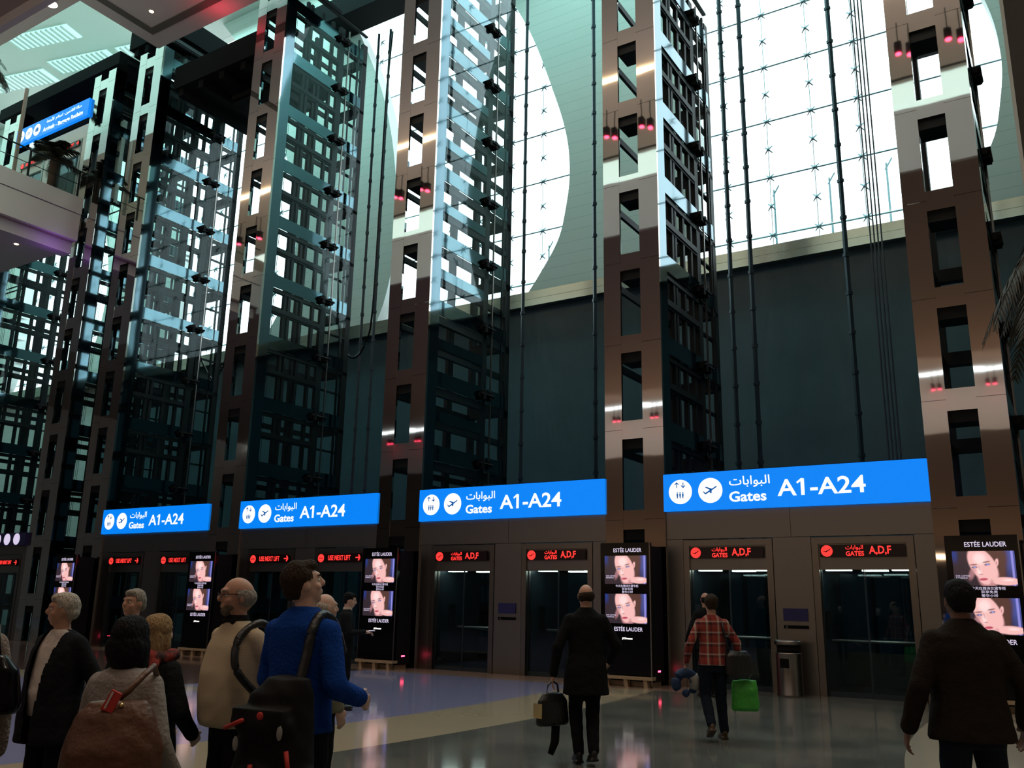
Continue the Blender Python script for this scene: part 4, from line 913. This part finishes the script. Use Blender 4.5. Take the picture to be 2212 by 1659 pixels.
# bearded man in the cream sweater
be = figure('person with a grey beard and glasses in a cream ribbed sweater', (-4.186, -13.769), hdg(0.62, -0.78), 1.69, bald=True, hair='hair_grey', glasses=True, beard='beard_grey', head_turn=-0.35,
       top=dict(kind='closed', name='sweater', mat='cream_knit', hem=0.90, thick=0.022, belly=0.085, hair='side', shirt_collar='dark_blouse', wrinkle=0.003), bulk=1.05, stoop=0.10,
       pose=dict(eL=(-0.27, -0.14, 1.16), wL=(-0.20, -0.16, 0.96), eR=(0.25, -0.10, 1.15), wR=(0.22, -0.12, 0.92), kL=(-0.12, 0.08, 0.49), aL=(-0.14, 0.16, 0.09), kR=(0.12, 0.0, 0.49), aR=(0.14, -0.22, 0.10)))
# white-haired man in the dark suit
su = figure('person with white hair in an open black suit and white shirt at the left', (-5.768, -13.887), hdg(0.42, -0.9), 1.579, hair='hair_white', skin='skin', head_turn=-0.75, head_tilt=-0.05,
       top=dict(kind='open', name='suit_jacket', mat='suit_black', hem=0.72, flare=0.03, thick=0.03, open=0.085, belly=0.06, hair='short', shirt='shirt'), bulk=1.12, stoop=0.05,
       pose=dict(eL=(-0.30, -0.08, 1.14), wL=(-0.28, -0.02, 0.90), eR=(0.30, -0.08, 1.14), wR=(0.28, -0.02, 0.90)))
# man behind the two women
bm2 = figure('person with grey hair and ruddy face standing behind the dark-haired woman', (-6.685, -12.739), hdg(0.55, -0.8), 1.62, hair='hair_grey', skin='skin',
       top=dict(kind='closed', name='jacket', mat='suit_black', hem=0.82, hair='short'), head_turn=0.15)
# woman with blond hair
bw = figure('person with blond hair in a black top and red patterned scarf', (-4.60, -14.03), hdg(-0.45, 0.85), 1.465, hair='hair_blond', skin='skin_pale',
       top=dict(kind='closed', name='top', mat='black_knit', hem=0.84, thick=0.03, flare=0.01, hair='long'), bulk=1.02,
       pose=dict(eR=(0.30, -0.02, 1.13), wR=(0.22, 0.18, 0.97), eL=(-0.25, 0, 1.13), wL=(-0.18, 0.2, 1.0)))
# woman with dark bob and the tote
dw = figure('person with a dark bob in a grey knitted sweater carrying a brown tote', (-3.826, -14.758), hdg(-0.25, 0.95), 1.473, hair='hair_black', skin='skin',
       top=dict(kind='closed', name='sweater', mat='grey_knit', hem=0.84, thick=0.03, flare=0.01, hair='bob'), bulk=1.0,
       pose=dict(eR=(0.26, -0.03, 1.12), wR=(0.27, 0.14, 0.90), eL=(-0.28, 0.05, 1.14), wL=(-0.22, 0.2, 1.0)))
# bald man beyond the blue fleece
bd = figure('bald person in a grey and lime jacket beyond the blue fleece', (-4.965, -12.275), hdg(-0.7, 0.5), 1.613, hair='hair_white', skin='skin_pale',
       top=dict(kind='closed', name='jacket', mat='khaki_vest', hem=0.82, thick=0.03, hair='side'), bulk=1.08)
s2 = figure('person in a dark suit looking down at a tablet in front of the lifts', (-9.40, -7.15), hdg(-0.95, 0.25), 1.67, hair='hair_black', skin='skin_pale', head_tilt=-0.25,
       top=dict(kind='closed', name='suit_jacket', mat='suit_black', hem=0.80, hair='short', shirt_collar='shirt'),
       pose=dict(eR=(0.24, 0.02, 1.14), wR=(0.12, 0.26, 1.16), eL=(-0.24, 0.02, 1.14), wL=(-0.10, 0.28, 1.14)))
eg = figure('person in a grey knit cut by the left edge of the photo', (-4.70, -15.10), hdg(0.5, 0.8), 1.66, hair='hair_grey', skin='skin',
       top=dict(kind='closed', name='sweater', mat='mid_grey', hem=0.84, thick=0.03, hair='short'), bulk=1.05)

def world_pt(o, x, y, z):
    a = o.rotation_euler.z; return Vector((o.location.x + x * math.cos(a) - y * math.sin(a), o.location.y + x * math.sin(a) + y * math.cos(a), z))
def bag(name, label, cat, at_, rz):
    return thing(name, label, cat, at_, rz)
# briefcase hanging from the coat man's left hand
p = world_pt(coat, -0.338, 0.05, 0.80 - 0.02); t = bag('briefcase', 'black leather briefcase held low by the person in the long dark coat', 'bag', (p.x, p.y, 0.36), coat.rotation_euler.z + 0.5)
B = MB(); sections(B, [(0, 0.19, 0.06, 0, 0), (0.03, 0.205, 0.075, 0, 0), (0.24, 0.185, 0.06, 0, 0), (0.32, 0.12, 0.03, 0, 0)]); remeshed('body', B, 0.012, 'black_leather', t, 3)
MB().tube(catn := [(-0.08, 0, 0.30), (-0.06, 0, 0.40), (0, 0, 0.43), (0.06, 0, 0.40), (0.08, 0, 0.30)], 0.011, 8).build('handle', 'black_leather', t, True)
MB().box(-0.20, -0.185, -0.062, 0.062, 0.08, 0.22).build('zip_edge', 'gold', t)
MB().tube([(0.06, 0.02, 0.02), (0.05, 0.02, -0.16), (0.0, 0.03, -0.28)], [0.045, 0.045, 0.03], 10).build('hanging_scarf', 'coat_black', t, True)
# shoulder bag, green bag, neck pillow of the plaid man
p = world_pt(pl, 0.30, -0.06, 0); t = bag('shoulder_bag', 'black shoulder bag hanging at the right hip of the person in plaid', 'bag', (p.x, p.y, 0.72), pl.rotation_euler.z + 0.3)
B = MB(); sections(B, [(0, 0.16, 0.07, 0, 0), (0.05, 0.19, 0.09, 0, 0), (0.26, 0.18, 0.08, 0, 0), (0.32, 0.13, 0.04, 0, 0)]); remeshed('body', B, 0.012, 'black_leather', t, 3)
MB().tube([(-0.13, 0.0, 0.28), (-0.18, 0.0, 0.50), (-0.20, 0.02, 0.66)], 0.014, 8).build('strap', 'black_leather', t, True)
p = world_pt(pl, 0.355, 0.06, 0); t = bag('carrier_bag', 'bright green carrier bag in the right hand of the person in plaid', 'bag', (p.x + 0.05, p.y, 0.32), pl.rotation_euler.z - 0.1)
B = MB(); sections(B, [(0.0, 0.15, 0.03, 0, 0), (0.03, 0.17, 0.06, 0, 0), (0.25, 0.165, 0.07, 0, 0), (0.37, 0.15, 0.03, 0, 0)]); remeshed('body', B, 0.012, 'green_bag', t, 3, noise=0.006)
MB().tube([(-0.06, 0, 0.35), (-0.05, 0, 0.46), (0, 0, 0.49), (0.05, 0, 0.46), (0.06, 0, 0.35)], 0.008, 6).build('handle', 'green_bag', t, True)
p = world_pt(pl, -0.33, 0.08, 0); t = bag('neck_pillow', 'blue and grey neck pillow in the left hand of the person in plaid', 'pillow', (p.x, p.y, 0.64), pl.rotation_euler.z + 0.2)
B = MB(); B.tube([(0.13 * math.cos(a), 0.0, 0.12 * math.sin(a)) for a in [math.radians(-40 + 20 * k) for k in range(14)]], [0.05] + [0.062] * 12 + [0.05], 12); B.ell((0.1, 0, -0.078), (0.05, 0.05, 0.05)); B.ell((0.0, 0, -0.12), (0.05, 0.05, 0.05))
remeshed('cushion', B, 0.012, 'navy', t, 3); MB().tube([(0.10, -0.02, -0.08), (0.13, -0.02, 0.02), (0.09, -0.02, 0.09)], 0.060, 10).build('grey_patch', 'greyfab', t, True)
# brown tote of the dark-haired woman with a red tag
t = bag('tote_bag', 'large brown leather tote bag on the shoulder of the person with the dark bob', 'bag', (-3.56, -14.98, 0.74), math.atan2(-LV.y, -LV.x) + 0.1)
B = MB(); sections(B, [(0.0, 0.16, 0.09, 0, 0), (0.06, 0.20, 0.115, 0, 0), (0.20, 0.21, 0.12, 0, 0), (0.34, 0.165, 0.075, 0, 0), (0.40, 0.12, 0.03, 0, 0)]); remeshed('body', B, 0.012, 'leather', t, 4, noise=0.006)
MB().tube([(-0.03, 0.0, 0.38), (0.04, 0.01, 0.44), (0.08, 0.06, 0.50), (0.09, 0.16, 0.53), (0.07, 0.30, 0.48), (0.02, 0.33, 0.38)], 0.014, 8).build('strap', 'leather', t, True)
MB().ell((0.03, -0.05, 0.385), (0.010, 0.010, 0.010)).build('buckle', 'gold', t, True)
tg = MB().prism([(-0.05, 0.37), (0.0, 0.355), (0.03, 0.43), (-0.01, 0.45)], -0.065, -0.05).build('luggage_tag', 'red', t); MB().prism([(-0.035, 0.375), (-0.028, 0.372), (0.0, 0.438), (-0.008, 0.442)], -0.068, -0.0655).build('paper_strip', 'shirt', tg)
# backpack of the man in blue
p = world_pt(bl, 0.05, -0.24, 0); t = bag('backpack', 'large black hiking backpack with red trim on the back of the blue fleece', 'bag', (p.x, p.y, 0.46), bl.rotation_euler.z)
B = MB(); sections(B, [(0.0, 0.16, 0.11, 0, 0), (0.05, 0.20, 0.15, 0, 0), (0.25, 0.205, 0.16, 0, 0), (0.50, 0.19, 0.14, 0, 0), (0.66, 0.165, 0.11, 0.02, 0), (0.74, 0.11, 0.07, 0.06, 0)]); B.ell((0, -0.14, 0.2), (0.14, 0.06, 0.17)); B.ell((0.01, -0.10, 0.52), (0.17, 0.08, 0.09)); B.ell((-0.20, 0, 0.2), (0.05, 0.09, 0.14)); B.ell((0.20, 0, 0.2), (0.05, 0.09, 0.14)); B.box(-0.15, 0.15, -0.17, -0.10, 0.52, 0.60)
remeshed('body', B, 0.012, 'blackm', t, 3, noise=0.006)
MB().tube(spline([(0.08, 0.03, 0.64), (0.085, 0.085, 0.82), (0.08, 0.13, 0.96), (0.07, 0.22, 1.035), (0.08, 0.32, 0.99), (0.10, 0.385, 0.84)]), 0.026, 8).build('shoulder_strap', 'black_leather', t, True)
MB().tube([(-0.16, 0.08, 0.52), (-0.20, 0.10, 0.60)], 0.022, 8).build('side_strap', 'black_leather', t, True)
for k, pts in enumerate([[(-0.20, -0.14, 0.50), (-0.05, -0.20, 0.55)], [(0.02, -0.205, 0.36), (0.05, -0.21, 0.10), (0.09, -0.20, 0.04)], [(0.17, -0.14, 0.42), (0.20, -0.15, 0.32)]]):
    MB().tube(pts, 0.011, 6).build('red_piping', 'red', t, True)
for c in ((-0.10, -0.175, 0.44), (0.14, -0.16, 0.50)): MB().ell(c, (0.016, 0.008, 0.034)).build('grey_buckle', 'greyfab', t, True)
MB().ell((0.03, -0.172, 0.57), (0.020, 0.008, 0.020)).build('red_patch', 'red', t, True)
# strap of the bearded man
p = world_pt(be, 0, 0, 0); t = bag('shoulder_strap_bag', 'small dark bag with a wide strap worn by the person in the cream sweater', 'bag', (p.x, p.y, 0.0), be.rotation_euler.z)
MB().tube(spline([(-0.13, -0.16, 1.10), (-0.155, -0.10, 1.34), (-0.155, -0.01, 1.435), (-0.155, 0.13, 1.36), (-0.20, 0.17, 1.20), (-0.25, 0.06, 1.06)]), 0.022, 8).build('strap', 'black_leather', t, True)
B = MB(); sections(B, [(0.88, 0.12, 0.05, -0.05, -0.22), (0.92, 0.14, 0.07, -0.05, -0.22), (1.1, 0.13, 0.06, -0.05, -0.22)]); remeshed('pouch', B, 0.012, 'black_leather', t, 2)
# scarf of the blond woman
B = MB()
for k in range(16):
    a = 2 * PI * k / 16; B.ell((0.11 * math.cos(a), 0.085 * math.sin(a) - 0.01, 1.24 + 0.012 * math.sin(3 * a)), (0.045, 0.04, 0.035), 10, 8)
for k in range(4): B.ell((0.10, -0.10 - 0.004 * k, 1.20 - 0.04 * k), (0.04, 0.02, 0.03), 10, 8)
M['scarf'] = mat('red_flower_scarf', (0.03, 0.012, 0.012), 0.9, noise=(22, (0.35, 0.05, 0.04), 0.08))
remeshed('scarf', B, 0.009, 'scarf', bw, 2, noise=0.005)
# lime stripe of the bald man's jacket is part of his jacket
MB().tube([(-0.20, -0.09, 1.15), (-0.20, -0.11, 1.30), (-0.15, -0.10, 1.38)], 0.02, 8).build('lime_stripe', 'lime', bd, True)
# tablet
p = world_pt(s2, 0.03, 0.37, 0); t = thing('tablet', 'small lit tablet held by the person in the dark suit in front of the lifts', 'tablet', (p.x, p.y, 1.11), s2.rotation_euler.z)
MB().box(-0.08, 0.08, -0.05, 0.05, 0, 0.01).build('case', 'black', t); MB().box(-0.075, 0.075, -0.045, 0.045, 0.010, 0.012).build('screen', 'screentext', t)
# dark bag of the person at the left edge
p = world_pt(eg, 0.12, -0.22, 0); t = bag('handbag', 'glossy black handbag at the left edge, carried by the person in grey knit', 'bag', (p.x, p.y, 1.02), eg.rotation_euler.z)
B = MB(); sections(B, [(0.0, 0.16, 0.07, 0, 0), (0.04, 0.18, 0.09, 0, 0), (0.2, 0.15, 0.07, 0, 0), (0.27, 0.09, 0.03, 0, 0)]); remeshed('body', B, 0.012, 'black', t, 3)
MB().tube([(-0.06, 0, 0.25), (-0.04, 0.06, 0.38), (0.04, 0.12, 0.40), (0.06, 0.05, 0.25)], 0.01, 8).build('handle', 'black_leather', t, True)

# ------------------------------------------------------------------ palms
def palm(name, label, loc, n, ln, droop, trunk_h, base=None, seed=1, arcs=None):
    rnd = random.Random(seed); t = thing(name, label, 'palm', loc)
    MB().lathe([(0.16, -trunk_h), (0.14, -trunk_h * 0.5), (0.15, -0.1), (0.08, 0.02)], n=14).build('trunk', 'palm_trunk', t, True)
    if base: MB().lathe([(0.30, -trunk_h), (0.36, -trunk_h + 0.02), (0.40, -trunk_h + 0.5), (0.36, -trunk_h + 0.52)], n=20).build('pot', 'fascia', t, True)
    for i in range(n):
        az = rnd.uniform(0, 2 * PI) if arcs is None else rnd.choice(arcs) + rnd.uniform(-0.5, 0.5); el = rnd.uniform(0.1, 1.2); L = ln * rnd.uniform(0.8, 1.1); pts = []
        d = V(math.cos(az), math.sin(az), 0)
        for k in range(11):
            q = k / 10; pts.append(d * (L * q * math.cos(el) * (1 - 0.12 * q)) + V(0, 0, L * q * math.sin(el) - droop * L * q * q))
        fr = MB(); fr.tube(pts, [0.016 - 0.0012 * k for k in range(11)], 5)
        sd = V(-math.sin(az), math.cos(az), 0)
        for k in range(2, 54):
            q = k / 54 * 10; j = min(9, int(q)); p = pts[j] + (pts[j + 1] - pts[j]) * (q - j); tg_ = (pts[j + 1] - pts[j]).normalized(); ll = ln * 0.30 * math.sin(PI * (0.15 + 0.8 * k / 54))
            for sg in (-1, 1):
                e = p + sd * sg * ll * 0.75 + tg_ * ll * 0.6 + V(0, 0, -ll * rnd.uniform(0.25, 0.6)); m_ = p + (e - p) * 0.5 + V(0, 0, ll * 0.1); w_ = tg_ * 0.018
                th_ = V(0, 0, 0.002)
                fr.add([p - w_, p + w_, m_ + w_, m_ - w_, e, p + th_, m_ + th_], [(0, 1, 2, 3), (3, 2, 4), (0, 3, 6, 5), (1, 5, 6, 2), (6, 3, 4), (2, 6, 4)])
        fr.build('frond', 'palm_leaf', t)
    return t
M['palm_trunk'] = mat('palm_trunk', (0.10, 0.06, 0.04), 0.9, bump=(20, 0.6)); M['palm_leaf'] = mat('palm_leaf', (0.035, 0.028, 0.016), 0.7)
palm('palm', 'tall palm cut by the right edge of the photo, fronds drooping', (0.62, -9.0, 4.9), 30, 1.35, 1.1, 4.9, True, 3, [PI, PI * 0.75, PI * 1.3, 0])
palm('palm', 'potted palm on the balcony in front of the upper level lifts', (-31.15, -0.95, 17.6), 20, 1.3, 0.5, 1.55, False, 5)
palm('palm', 'palm crown showing at the left edge high above the balcony', (-35.6, -2.2, 22.7), 16, 1.5, 0.8, 6.65, False, 9)

bpy.data.scenes.remove(TS)
